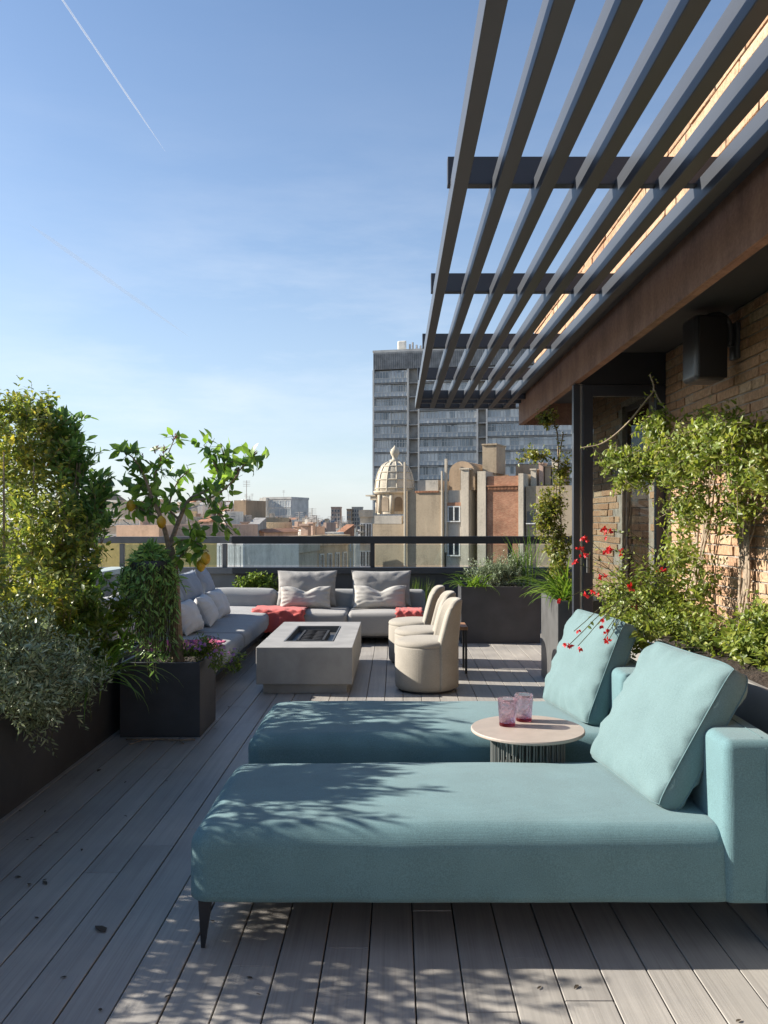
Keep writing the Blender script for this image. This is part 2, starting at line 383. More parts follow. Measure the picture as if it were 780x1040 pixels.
# ------------------------------------------------------------------ foliage helpers
LT = np.array([0, .3, .68, 1.0]); LW = np.array([0, .92, .72, 0])
def leaf_mesh(pos, axis, nrm, ln, wd, fold=.25, droop=.25):
    pos = np.asarray(pos, float); n = len(pos)
    axis = axis / np.maximum(np.linalg.norm(axis, axis=1, keepdims=True), 1e-9)
    side = np.cross(axis, nrm); side /= np.maximum(np.linalg.norm(side, axis=1, keepdims=True), 1e-9)
    nn = np.cross(side, axis)
    ln = np.broadcast_to(ln, (n,))[:, None]; wd = np.broadcast_to(wd, (n,))[:, None]
    fold = np.broadcast_to(fold, (n,))[:, None]; droop = np.broadcast_to(droop, (n,))[:, None]
    def P(t, w):
        return pos + axis * ln * t + side * wd * .5 * w + nn * (abs(w) * wd * .5 * fold - droop * ln * t * t)
    V = np.stack([P(0, 0), P(.3, 0), P(.68, 0), P(1, 0), P(.3, -1), P(.68, -.78), P(.3, 1), P(.68, .78)], 1).reshape(-1, 3)
    base = np.array([0, 4, 1, 0, 1, 6, 2, 5, 3, 2, 3, 7])
    quads = np.array([1, 4, 5, 2, 1, 2, 7, 6])
    off = (np.arange(n) * 8)[:, None]
    tri = (base[None] + off).reshape(-1, 3); qd = (quads[None] + off).reshape(-1, 4)
    return V, tri, qd
def build_leaves(name, mat, parent, parts):
    Vs, Ts, Qs, o = [], [], [], 0
    for V, T, Q in parts:
        Vs.append(V); Ts.append(T + o); Qs.append(Q + o); o += len(V)
    V = np.concatenate(Vs) - np.array(parent_origin(parent) if parent is not None else (0, 0, 0)); T = np.concatenate(Ts); Q = np.concatenate(Qs)
    me = bpy.data.meshes.new(name)
    me.vertices.add(len(V)); me.vertices.foreach_set('co', V.astype(np.float32).ravel())
    nl = T.size + Q.size; me.loops.add(nl)
    me.loops.foreach_set('vertex_index', np.concatenate([T.ravel(), Q.ravel()]).astype(np.int32))
    npoly = len(T) + len(Q); me.polygons.add(npoly)
    st = np.concatenate([np.arange(len(T)) * 3, T.size + np.arange(len(Q)) * 4]).astype(np.int32)
    me.polygons.foreach_set('loop_start', st)
    me.polygons.foreach_set('use_smooth', np.ones(npoly, bool))
    me.update(calc_edges=True); me.validate()
    ob = bpy.data.objects.new(name, me); COL.objects.link(ob); me.materials.append(MATS[mat])
    if parent is not None: ob.parent = parent
    return ob
def rv(n, s=1.): return rng.normal(0, s, (n, 3))
def twig_leaves(p0, p1, nleaf, ln, wd, spread=.9, up=.4, jit=.012, fold=.3, droop=.25, lnvar=.3, sag=0.):
    """leaves set alternately along a twig from p0 to p1"""
    p0 = np.array(p0, float); p1 = np.array(p1, float); d = p1 - p0; L_ = np.linalg.norm(d) + 1e-9; d = d / L_
    t = (np.arange(nleaf) + .6 * rng.random(nleaf)) / nleaf
    t = .12 + .88 * t
    pos = p0 + (p1 - p0) * t[:, None] + rv(nleaf, jit) * .5
    pos[:, 2] -= sag * t * t
    rand = rv(nleaf); rand -= (rand @ d)[:, None] * d; rand /= np.linalg.norm(rand, axis=1, keepdims=True) + 1e-9
    ax = d * (1 - spread * .55) + rand * spread; ax[:, 2] += 0
    nr = np.tile([0, 0, 1.], (nleaf, 1)) * up + d * .6 + rv(nleaf, .35)
    l = ln * (1 + lnvar * (rng.random(nleaf) * 2 - 1)) * (1 - .25 * (t > .9))
    return leaf_mesh(pos, ax, nr, l, wd * l / ln, fold, droop * (rng.random(nleaf)))
def clump(blobs, ntwig, tl, nleaf, ln, wd, up=.6, clip=None, shell=.5, out=.8, **kw):
    """twigs filling ellipsoids [(centre, (rx,ry,rz), weight)], each pointing outward/up; returns leaf parts and twig lines"""
    parts = []; lines = []
    w = np.array([b[2] for b in blobs], float); w /= w.sum()
    for i in rng.choice(len(blobs), ntwig, p=w):
        c, r, _ = blobs[i]; c = np.array(c); r = np.array(r)
        u = rng.normal(0, 1, 3); u /= np.linalg.norm(u); rad = (shell + (1 - shell) * rng.random()) * (1 if rng.random() < .8 else rng.random())
        p = c + u * r * rad
        if clip is not None and not clip(p): continue
        d = u * out + np.array([0, 0, up]) + rng.normal(0, .45, 3); d /= np.linalg.norm(d)
        l = tl * (.6 + .8 * rng.random()); p0 = p - d * l * .5; p1 = p + d * l * .5
        parts.append(twig_leaves(p0, p1, nleaf, ln, wd, **kw)); lines.append((p0, p1))
    return parts, lines
def stems(name, mat, parent, lines, r=.0018, base=None, every=1):
    m = MB()
    for i, (a, b) in enumerate(lines):
        if i % every: continue
        m.tube([a, b], [r, r * .6], 3, False)
    if base:
        for pts, rr in base: m.tube(pts, rr, 6, False)
    return m.build(name, mat, parent, True)
def curve_pts(pts, n=8):
    """Catmull-Rom through pts"""
    P = [Vector(p) for p in pts]; P = [P[0] * 2 - P[1]] + P + [P[-1] * 2 - P[-2]]; out = []
    for i in range(1, len(P) - 2):
        for k in range(n):
            t = k / n; a, b, c, d = P[i - 1], P[i], P[i + 1], P[i + 2]
            out.append(.5 * ((2 * b) + (c - a) * t + (2 * a - 5 * b + 4 * c - d) * t * t + (3 * b - 3 * c + d - a) * t ** 3))
    out.append(P[-2]); return out
def strap_leaf(m, p, yaw, ln, wd, lift, curl, seg=9):
    """one arching blade folded along its middle"""
    d = Vector((math.cos(yaw), math.sin(yaw), 0)); s = Vector((-d.y, d.x, 0)); vs = []; fs = []
    q = Vector(p); ang = lift
    for i in range(seg + 1):
        t = i / seg; w = wd * (1 - t ** 2.2) * min(1, .55 + 2 * t) * .5
        nn = Vector((-d.x * math.sin(ang), -d.y * math.sin(ang), math.cos(ang)))
        vs += [q + s * w + nn * w * .45, q.copy(), q - s * w + nn * w * .45]
        q = q + (d * math.cos(ang) + Vector((0, 0, 1)) * math.sin(ang)) * (ln / seg); ang -= curl / seg * (.4 + 1.2 * t)
    for i in range(seg):
        a = i * 3; fs += [(a, a + 1, a + 4, a + 3), (a + 1, a + 2, a + 5, a + 4)]
    m.add(vs, fs)
def planter(name, label, x0, x1, y0, y1, h, mat, t=.025, group=None):
    r = thing(name, label, 'planter', ((x0 + x1) / 2, (y0 + y1) / 2, 0), group)
    m = MB(); m.bbox(x0, x1, y0, y0 + t, 0, h, .003); m.bbox(x0, x1, y1 - t, y1, 0, h, .003); m.bbox(x0, x0 + t, y0 + t, y1 - t, 0, h, .003); m.bbox(x1 - t, x1, y0 + t, y1 - t, 0, h, .003)
    m.build('box_side', mat, r)
    s = MB(); nx = max(3, int((x1 - x0) / .06)); ny = max(3, int((y1 - y0) / .06)); vs = []; fs = []
    for j in range(ny + 1):
        for i in range(nx + 1):
            vs.append((x0 + t + (x1 - x0 - 2 * t) * i / nx, y0 + t + (y1 - y0 - 2 * t) * j / ny, h - .05 + .03 * random.random()))
    for j in range(ny):
        for i in range(nx): a = j * (nx + 1) + i; fs.append((a, a + 1, a + nx + 2, a + nx + 1))
    s.add(vs, fs).build('soil', 'soil', r, True)
    return r

# ================================================================== SETTING
# deck boards
def deck():
    m = MB(); gap = .0046; pitch = .1454; x = -.814 - pitch * 26
    k = 0
    while x < 2.12:
        y = -3.0 - random.random() * 2
        while y < 10.9:
            ln = random.choice((2.2, 2.2, 1.4, 3.0)); y1 = min(y + ln, 10.92)
            if not (x + pitch < -2.75 and y1 < 8.3):
                dz = random.uniform(-.0012, .0012)
                vs, fs = rbox(pitch - gap, y1 - y - .003, .025, .0022, 0, 1)
                m.add(vs + np.array([x + pitch / 2, (y + y1) / 2, -.0125 + dz]), fs)
            y = y1
        x += pitch; k += 1
    o = m.build('deck', 'deck'); tag(o, 'grey wood-grain plank deck of the roof terrace', 'deck', kind='structure')
    b = MB(); b.box(-4.4, 9, -4, 11.2, -1.2, -.036); tag(b.build('terrace_slab', 'soffit'), 'slab under the terrace deck', 'slab', kind='structure')
    b = MB(); b.box(-4.35, 8.95, -3.95, 11.15, -24.99, -1.2); tag(b.build('lower_storeys', 'stucco_beige'), 'beige storeys of the building that carries the terrace', 'building')
deck()

def ground():
    n = 40; vs = []; fs = []
    S = 9000
    for j in range(n + 1):
        for i in range(n + 1): vs.append((-S + 2 * S * i / n, -S / 4 + 1.6 * S * j / n, -25))
    for j in range(n):
        for i in range(n): a = j * (n + 1) + i; fs.append((a, a + 1, a + n + 2, a + n + 1))
    tag(MB().add(vs, fs).build('ground', 'city_ground'), 'ground of the city far below', 'ground', kind='structure')
    m = MB(); m.add([(-6, 15, -24.99), (6, 15, -24.99), (-37, 900, -24.99), (-54, 900, -24.99)], [(0, 1, 2, 3)])
    tag(m.build('road', 'asphalt'), 'asphalt street between the apartment rows', 'road', kind='structure')
ground()

def bricks(m, mo, face_x, y0, y1, z0, z1, course=.066, length=.36, depth=.1, j=.011, thick=.3, hole=None):
    z = z0; row = 0
    while z < z1 - .02:
        h = min(course, z1 - z) - j
        y = y0 - random.random() * length
        while y < y1:
            ln = length * random.choice((1, 1, 1, .5, .98)) ; a, b = max(y, y0), min(y + ln - j, y1)
            if b - a > .03 and not (hole and a < hole[1] and b > hole[0] and z < hole[3] and z + h > hole[2]):
                px = random.uniform(-.006, .004)
                vs, fs = rbox(depth, b - a, h, .004, 0, 1)
                vs = vs + np.random.default_rng(int((y + 50) * 1000 + z * 77)).normal(0, .0013, vs.shape)
                rz = Matrix.Rotation(random.gauss(0, .004), 3, 'X')
                vs = vs @ np.array(rz)
                m.add(vs + np.array([face_x + depth / 2 + px, (a + b) / 2, z + h / 2]), fs)
            y += ln
        z += course; row += 1
def walls():
    r = thing('brick_wall', 'tan brick terrace wall under the canopy, carrying the leafy vine', 'wall', (2.25, 3.0, 0))
    m = MB(); bricks(m, None, 2.1, -1.0, 9.02, 0, 2.708, hole=(7.05, 7.9, 0.0, 2.46))
    m.build('brick_face', 'brick', r)
    m = MB(); m.box(2.109, 2.4, -3, 7.06, -.03, 2.709); m.box(2.109, 2.4, 7.89, 9.015, -.03, 2.709); m.box(2.109, 2.4, 7.06, 7.89, 2.462, 2.709)
    m.build('mortar', 'mortar', r)
    m = MB(); m.box(2.14, 2.17, 7.07, 7.12, 0, 2.46); m.box(2.14, 2.17, 7.83, 7.88, 0, 2.46); m.box(2.14, 2.17, 7.12, 7.83, 2.41, 2.46)
    w = m.build('window', 'black_metal', r)
    m = MB(); m.box(2.152, 2.16, 7.12, 7.83, 0, 2.41); g = m.build('pane', 'pane', r); sub(g, w)
    m = MB(); vs = []; fs = []
    for i in range(40):
        y = 7.12 + .36 * i / 39
        for z in (.02, 2.40): vs.append((2.23 + .02 * math.sin(i * 1.15), y, z))
    for i in range(39): fs.append((2 * i, 2 * i + 2, 2 * i + 3, 2 * i + 1))
    c = m.add(vs, fs).build('curtain', 'curtain', r, True); sub(c, w)
    m = MB(); m.box(2.6, 2.62, 6.7, 8.2, 0, 2.6); b = m.build('room_back', 'soffit', r); sub(b, w)
    r = thing('brick_wall', 'sunlit brick parapet wall rising above the pergola', 'wall', (1.7, 3.0, 2.83))
    m = MB(); bricks(m, None, 1.55, -.5, 9.46, 2.764, 3.62); m.build('brick_face', 'brick', r)
    m = MB(); m.box(1.559, 1.85, -3, 9.455, 2.76, 3.62); m.build('mortar', 'mortar', r)
    m = MB(); m.bbox(1.52, 1.9, -3, 9.49, 3.623, 3.67, .006); m.build('coping', 'coping', r)
walls()

def canopy():
    r = thing('canopy', 'rust-brown steel canopy edge over the terrace doors', 'canopy', (1.4, 4, 2.47))
    m = MB(); m.bbox(1.377, 1.389, -3, 9.48, 2.47, 2.757, .002); m.bbox(1.3895, 2.40, 9.468, 9.48, 2.47, 2.757, .002); m.bbox(1.3895, 1.43, -3, 9.467, 2.47, 2.482, .002)
    m.build('fascia', 'rust', r)
    m = MB(); m.box(1.3895, 2.42, -3, 9.467, 2.712, 2.752); m.build('soffit', 'soffit', r)
    r = thing('glass_door', 'dark framed folding glass door leaf standing open across the terrace', 'door', (1.7, 6.6, 0))
    m = MB(); m.bbox(1.379, 1.43, 6.57, 6.63, 0, 2.46, .003); m.bbox(1.452, 1.53, 6.57, 6.63, 0, 2.46, .003); m.bbox(2.02, 2.095, 6.57, 6.63, 0, 2.46, .003)
    m.bbox(1.53, 2.02, 6.57, 6.63, 2.37, 2.46, .003); m.bbox(1.53, 2.02, 6.57, 6.63, 0, .09, .003); m.box(1.392, 2.098, 6.58, 6.62, 2.463, 2.710)
    m.build('frame', 'anthracite', r)
    m = MB(); m.bbox(1.4305, 1.4515, 6.585, 6.60, .01, 2.455, .002); m.build('seal_strip', 'steel_strip', r)
    m = MB(); m.box(1.53, 2.02, 6.595, 6.605, .09, 2.37); m.build('pane', 'door_pane', r)
    m = MB(); m.bbox(1.475, 1.497, 6.535, 6.569, 1.0, 1.14, .004); m.build('handle', 'zinc', r)
canopy()

def pergola():
    r = thing('pergola', 'charcoal metal slatted pergola projecting from the canopy edge', 'pergola', (.8, 5, 2.69))
    for i in range(7):
        x = .222 + .167 * i
        MB().bbox(x, x + .055, -3, 9.70, 2.69, 2.79, .003).build('slat', 'pergola_paint', r)
    MB().bbox(1.335, 1.376, -3, 9.70, 2.752, 2.80, .003).build('gap_cover', 'pergola_paint', r)  # added bar, hides the sunlit wall strip between last slat and fascia
    for y in (.15, 1.8, 3.435, 5.06, 6.7, 8.2):
        MB().bbox(.21, 1.376, y, y + .05, 2.772, 2.885, .003).build('cross_beam', 'anthracite', r)
    for y in (8.98, 9.30):
        MB().bbox(.278, 1.376, y, y + .05, 2.694, 2.786, .003).build('cross_beam', 'pergola_paint', r)
    MB().bbox(.222, 1.376, 9.702, 9.76, 2.69, 2.79, .003).build('cross_beam', 'pergola_paint', r)
pergola()

def railing():
    r = thing('railing', 'black terrace railing with glass panes along the far edge', 'railing', (0, 10.9, 0))
    MB().bbox(-2.1, 2.4, 10.86, 10.94, 1.105, 1.20, .004).build('top_rail', 'black_metal', r)
    MB().bbox(-4.3, -2.103, 10.86, 10.94, 1.11, 1.195, .004).build('top_rail', 'zinc', r)  # lighter grey stands in for sunlight on this stretch of the rail
    for x in (-3.87, -3.52, -2.2, -.30, 1.47, 2.35):
        MB().bbox(x - .028, x + .028, 10.87, 10.93, .80, 1.104, .003).build('post', 'black_metal' if x > -2 else 'zinc', r)
    for a, b in ((-3.49, -2.24), (-2.165, -.335), (-.265, 1.435), (1.505, 2.315)):
        MB().box(a, b, 10.895, 10.905, .83, 1.09).build('glass_pane', 'pane', r)
    m = MB(); m.bbox(-2.05, 2.4, 10.85, 10.95, 0, .72, .004); m.bbox(-2.08, 2.4, 10.80, 10.97, .722, .80, .004)
    m.build('lower_panel', 'dark_planter', r)
    m = MB(); m.bbox(-4.3, -2.055, 10.85, 10.95, 0, .72, .004); m.bbox(-4.3, -2.083, 10.80, 10.97, .722, .80, .004); m.build('lower_panel', 'parapet', r)
    r = thing('parapet_wall', 'low grey parapet wall with pale coping behind the shrubs', 'wall', (-2.7, 5, 0))
    MB().box(-2.78, -2.64, -2, 8.3, 0, .90).build('wall', 'parapet', r)
    MB().bbox(-2.80, -2.60, -2, 8.32, .902, .95, .006).build('coping', 'coping', r)
railing()

# ================================================================== FURNITURE
def pillow(w, h, t, gus=.0, chop=0., pinch=.06, seed=0, n=26, sag=0.):
    """soft square cushion: local x = width, z = height (0 at bottom), y = thickness; front faces -y"""
    vs = []; fs = []; g = gus / 2
    idx = {}
    for side in (-1, 1):
        for j in range(n + 1):
            for i in range(n + 1):
                u = -1 + 2 * i / n; v = -1 + 2 * j / n
                # denser near edges
                u = math.sin(u * math.pi / 2) * .6 + u * .4; v = math.sin(v * math.pi / 2) * .6 + v * .4
                edge = (i in (0, n)) or (j in (0, n))
                th = t / 2 * max(0, 1 - abs(u) ** 3.2) ** .55 * max(0, 1 - abs(v) ** 3.2) ** .55
                cr = 1 - .045 * (abs(u) ** 7) * (abs(v) ** 7) * (g > 0)
                x = u * w / 2 * (1 - pinch * (1 - v * v)) * cr; z = v * h / 2 * (1 - pinch * (1 - u * u)) * cr
                wr = mnoise.noise(Vector((u * 2.2 + seed, v * 2.2, side * 3))) * .016 + mnoise.noise(Vector((u * 6 + seed, v * 6, side * 3))) * .005
                e = max(abs(u), abs(v)); fold = .009 * math.sin((math.atan2(v, u)) * 17 + seed + 2 * mnoise.noise(Vector((u * 2, v * 2, seed)))) * max(0, (e - .55) / .45) * (1 - (e > .985))
                y = side * (g + th + wr * (1 - e ** 4) + fold * (th > 0.004))
                if chop: 
                    k = math.exp(-(u / .33) ** 2) * max(0, (v + .6) / 1.6) ** 1.5
                    z -= chop * k; y += -side * .25 * t * k * (th > .004)
                z -= sag * (1 - u * u) * (v > 0) * v
                if edge and g == 0 and side == 1:
                    idx[(side, i, j)] = idx[(-1, i, j)]; continue
                y *= 1 - .35 * (abs(u) ** 9) * (abs(v) ** 9) * (g > 0)
                idx[(side, i, j)] = len(vs); vs.append((x, y, z + h / 2))
    for side in (-1, 1):
        for j in range(n):
            for i in range(n):
                q = (idx[(side, i, j)], idx[(side, i + 1, j)], idx[(side, i + 1, j + 1)], idx[(side, i, j + 1)])
                fs.append(q if side < 0 else q[::-1])
    ring = [(i, 0) for i in range(n)] + [(n, j) for j in range(n)] + [(i, n) for i in range(n, 0, -1)] + [(0, j) for j in range(n, 0, -1)]
    if g > 0:
        for a, b in zip(ring, ring[1:] + ring[:1]): fs.append((idx[(-1, *b)], idx[(-1, *a)], idx[(1, *a)], idx[(1, *b)]))
    edge_pts = [[vs[idx[(s, *a)]] for a in ring] for s in (-1, 1)]
    return np.array(vs), fs, edge_pts
def place_pillow(label, loc, w, h, t, yaw, lean, mat, gus=0., chop=0., seed=0, roll=0., seam=None, group=None, pinch=.06, cat='cushion'):
    vs, fs, ep = pillow(w, h, t, gus, chop, pinch, seed)
    r = thing('cushion', label, cat, loc, group)
    r.rotation_euler = Euler((lean, roll, yaw), 'XYZ')
    ORI[r.name] = (0, 0, 0)
    MB().add(vs, fs).build('cover', mat, r, True)
    m = MB()
    for e in (ep if gus else ep[:1]):
        m.tube(e + e[:1], .0028, 5, False)
    m.build('piping', seam or mat, r, True)
    return r

def chaise(y0, w, x0, label):
    x1 = x0 + 1.75
    r = thing('chaise_lounge', label, 'chaise lounge', (x0 + .95, y0 + w / 2, 0), 'teal chaise lounges')
    sv, sf = soft(x0, x1 + .05, y0, y0 + w, .085, .40, .07, 30, .022, .006, y0, .006); sv[:, 2] = np.where(sv[:, 2] < .17, .165 + .02 * (sv[:, 2] - .17), sv[:, 2])
    MB().add(sv, sf).build('seat_cushion', 'teal', r, True)
    sv, sf = soft(x1, x1 + .2, y0 - .006, y0 + w + .006, .11, .69, .032, 20, .006, .004, y0 + 9, .006); sv[:, 2] = np.where(sv[:, 2] < .17, .164 + .02 * (sv[:, 2] - .17), sv[:, 2])
    MB().add(sv, sf).build('backrest', 'teal', r, True)
    m = MB(); m.tube([(x1 + .135, y0 - .0105, .168), (x1 + .135, y0 - .0118, .40), (x1 + .135, y0 - .0095, .60), (x1 + .135, y0 - .004, .668)], .0016, 4); m.tube([(x1 + .135, y0 + .03, .6925), (x1 + .135, y0 + .3, .6955), (x1 + .135, y0 + w - .04, .6925)], .0016, 4)
    m.build('seam', 'teal_seam', r)
    m = MB(); m.bbox(x0 + .09, x1 + .15, y0 + .09, y0 + w - .09, .148, .170, .003); m.build('frame', 'black_metal', r)
    for xx in (x0 + .03, x1 + .196):
        for yy in (y0 + .035, y0 + w - .035):
            sx = .045 if xx < x0 + 1 else -.045
            m = MB(); m.add([(xx, yy - .012, .166), (xx + sx, yy - .012, .166), (xx + sx, yy + .012, .166), (xx, yy + .012, .166),
                             (xx + sx * .18, yy - .006, 0), (xx + sx * .45, yy - .006, 0), (xx + sx * .45, yy + .006, 0), (xx + sx * .18, yy + .006, 0)],
                            [(0, 1, 2, 3), (4, 7, 6, 5), (0, 4, 5, 1), (1, 5, 6, 2), (2, 6, 7, 3), (3, 7, 4, 0)])
            m.bbox(min(xx, xx + sx * 2.6), max(xx, xx + sx * 2.6), yy - .014, yy + .014, .161, .1665, .001)
            m.build('leg', 'black_metal', r)
    return r
chaise(2.76, .81, -.68, 'teal chaise lounge whose whole shaded front side and thin black corner leg face the viewer')
chaise(3.95, .81, -.70, 'teal chaise lounge half hidden beyond the round side table, under leaf shadows')
place_pillow('big teal cushion leaning on the backrest of the chaise with the visible black leg', (.885, 3.24, .402), .66, .56, .10, R(-82), R(-31), 'teal_pillow', gus=.085, seed=3, seam='teal_seam', pinch=.02)
place_pillow('teal cushion beside the red flowers, standing behind the round side table', (.90, 4.41, .402), .62, .54, .10, R(-79), R(-22), 'teal_pillow', gus=.085, seed=8, seam='teal_seam', pinch=.02)

def side_table():
    cx, cy = .585, 3.76
    r = thing('side_table', 'round side table with beige top and dark rod base holding two tumblers', 'side table', (cx, cy, 0))
    MB().lathe([(.001, .472), (.246, .472), (.2505, .476), (.2505, .483), (.247, .487), (.001, .487)], (cx, cy, 0), 72).build('table_top', 'table_top', r, False)
    m = MB(); n = 34; R0 = .16
    for k in range(n):
        a = 2 * math.pi * k / n; b = 2 * math.pi * (k + .62) / n
        p = lambda t, z: (cx + R0 * math.cos(t), cy + R0 * math.sin(t), z)
        m.tube([p(a, .012), p(a, .27), p((a * .75 + b * .25), .30), p(b, .33), p(b, .468)], .0048, 5, False)
        if k % 1 == 0: m.tube([p(b, .012), p(b, .25), p(a, .33), p(a, .468)], .0042, 4, False)
    for z in (.012, .15, .462):
        m.tube([(cx + R0 * math.cos(2 * math.pi * i / 48), cy + R0 * math.sin(2 * math.pi * i / 48), z) for i in range(49)], .006, 6, False)
    m.build('rod_base', 'rod_green', r, True)
    MB().lathe([(.001, .001), (.17, .001), (.17, .009), (.001, .009)], (cx, cy, 0), 48).build('foot_plate', 'black_metal', r)
    for (x, y, lab) in ((.50, 3.80, 'pink textured glass tumbler overlapping the one behind it on the round table'), (.588, 3.89, 'pink textured glass tumbler partly hidden by its twin on the round table')):
        t = thing('tumbler', lab, 'glass', (x, y, .487))
        MB().lathe([(.036, .016), (.0385, .05), (.0425, .105), (.0432, .121), (.0415, .122), (.0395, .105), (.0355, .05), (.033, .019), (.0325, .0185)], (x, y, .4875), 40, True).build('glass_wall', 'tumbler', t, True)
        MB().lathe([(.001, 0), (.034, 0), (.0358, .004), (.0358, .0155), (.032, .018), (.001, .018)], (x, y, .4875), 40).build('base', 'tumbler_base', t, True)
side_table()

def fire_table():
    x0, x1, y0, y1 = -1.13, -.35, 6.84, 8.56
    r = thing('fire_table', 'rectangular grey concrete fire table with a burner set into its top', 'fire table', (-.74, 7.7, 0))
    tx0, tx1, ty0, ty1 = -.95, -.53, 7.18, 8.2
    O = lambda z: [(x0, y0, z), (x1, y0, z), (x1, y1, z), (x0, y1, z)]; I = lambda z: [(tx0, ty0, z), (tx1, ty0, z), (tx1, ty1, z), (tx0, ty1, z)]
    q4 = lambda a, b, fl: [((a + i, a + (i + 1) % 4, b + (i + 1) % 4, b + i) if fl else (a + i, b + i, b + (i + 1) % 4, a + (i + 1) % 4)) for i in range(4)]
    bo = MB().add(O(.08) + O(.38) + I(.38) + I(.31), [(3, 2, 1, 0)] + q4(0, 4, True) + q4(4, 8, True) + q4(8, 12, True)).build('body', 'concrete', r)
    bv = bo.modifiers.new('edge', 'BEVEL'); bv.width = .005; bv.segments = 2; bv.limit_method = 'ANGLE'
    MB().bbox(x0 + .05, x1 - .05, y0 + .05, y1 - .05, 0, .082, .003).build('plinth', 'concrete', r)
    MB().box(tx0 + .002, tx1 - .002, ty0 + .002, ty1 - .002, .312, .325).build('tray', 'zinc', r)
    m = MB()
    for (a, b, c, d) in ((tx0 + .002, tx1 - .002, ty0 + .002, ty0 + .014), (tx0 + .002, tx1 - .002, ty1 - .014, ty1 - .002), (tx0 + .002, tx0 + .014, ty0 + .014, ty1 - .014), (tx1 - .014, tx1 - .002, ty0 + .014, ty1 - .014)): m.box(a, b, c, d, .326, .384)
    m.build('tray_rim', 'zinc', r)
    b = MB(); bx0, bx1, by0, by1 = -.86, -.62, 7.3, 8.0
    for (a, c, d, e) in ((bx0, bx1, by0, by0 + .02), (bx0, bx1, by1 - .02, by1), (bx0, bx0 + .02, by0, by1), (bx1 - .02, bx1, by0, by1)): b.box(a, c, d, e, .3265, .374)
    for k in range(7): y = by0 + .02 + (by1 - by0 - .04) * (k + .5) / 7; b.tube([(bx0, y - .05, .365), (bx1, y + .05, .365)], .007, 5); b.tube([(bx0, y + .05, .363), (bx1, y - .05, .363)], .007, 5)
    for k in range(40):
        v, f = rbox(.05, .05, .035, .015, 0, 2); b.add(v + np.array([random.uniform(bx0 + .03, bx1 - .03), random.uniform(by0 + .04, by1 - .04), .338]), f)
    b.build('burner', 'burner', r)
fire_table()

def tub_chair():
    """local: seat faces -x, centre at origin"""
    r = thing('tub_chair', '', 'chair', (0, 0, 0), 'cream tub chairs by the fire table')
    Rr = .262
    MB().lathe([(.001, .02), (Rr - .018, .02), (Rr - .006, .03), (Rr, .06), (Rr, .36), (Rr - .004, .372), (Rr - .012, .376)], (0, 0, 0), 56).build('base', 'chair_cloth', r, True)
    MB().lathe([(.001, .366), (Rr - .012, .368), (Rr - .003, .376), (Rr + .001, .39), (Rr - .006, .408), (Rr - .03, .421), (Rr - .09, .43), (.001, .436)], (0, 0, 0), 56).build('seat', 'chair_cloth', r, True)
    MB().lathe([(.001, 0), (Rr - .03, 0), (Rr - .03, .0205), (.001, .0205)], (0, 0, 0), 40).build('swivel_base', 'black_metal', r)
    # backrest: curved shell on the +x side, edges raking backwards as they rise
    n = 28; prof = 14; vs = []; fs = []
    def ring(t, s):
        # t 0..1 height, s -1..1 around
        z = .03 + .71 * t
        half = R(70) if t < .5 else R(70 - 21 * ((t - .5) / .5))
        a = half * s
        ro = Rr + .006 + .03 * max(0, t - .5) / .5; th = .09 - .035 * t
        z2 = z - .05 * (abs(s) ** 5) * max(0, (t - .8) / .2) ** 2
        return a, ro, ro - th, z2
    rows = [i / prof for i in range(prof + 1)]
    for t in rows:
        for i in range(n + 1):
            a, ro, ri, z = ring(t, -1 + 2 * i / n); vs.append((ro * math.cos(a), ro * math.sin(a), z))
        for i in range(n + 1):
            a, ro, ri, z = ring(t, 1 - 2 * i / n); vs.append((ri * math.cos(a), ri * math.sin(a), z))
    w = 2 * (n + 1)
    # rounded top ring
    for (dr, dz) in ((.006, .010), (.018, .017)):
        for i in range(n + 1):
            a, ro, ri, z = ring(1, (-1 + 2 * i / n) * (1 - dr)); vs.append(((ro - dr) * math.cos(a), (ro - dr) * math.sin(a), z + dz))
        for i in range(n + 1):
            a, ro, ri, z = ring(1, (1 - 2 * i / n) * (1 - dr)); vs.append(((ri + dr) * math.cos(a), (ri + dr) * math.sin(a), z + dz))
    nr = prof + 3
    for j in range(nr - 1):
        for i in range(w): fs.append((j * w + i, j * w + (i + 1) % w, (j + 1) * w + (i + 1) % w, (j + 1) * w + i))
    top = (nr - 1) * w
    for i in range(n): fs.append((top + i, top + i + 1, top + w - 2 - i, top + w - 1 - i))
    fs.append(tuple(range(w))[::-1])
    MB().add(vs, fs).build('backrest', 'chair_cloth', r, True)
    return r
ch = tub_chair()
for i, (x, y, rz, lab) in enumerate(((.255, 7.06, .05, 'cream tub chair standing closest to the teal chaises, its whole round base in view'), (.25, 7.74, .0, 'cream tub chair in the middle of the row of three'), (.19, 8.42, -.05, 'cream tub chair at the sofa end of the row of three'))):
    c = ch if i == 0 else copy_tree(ch); c.location = (x, y, 0); c.rotation_euler.z = rz; c['label'] = lab

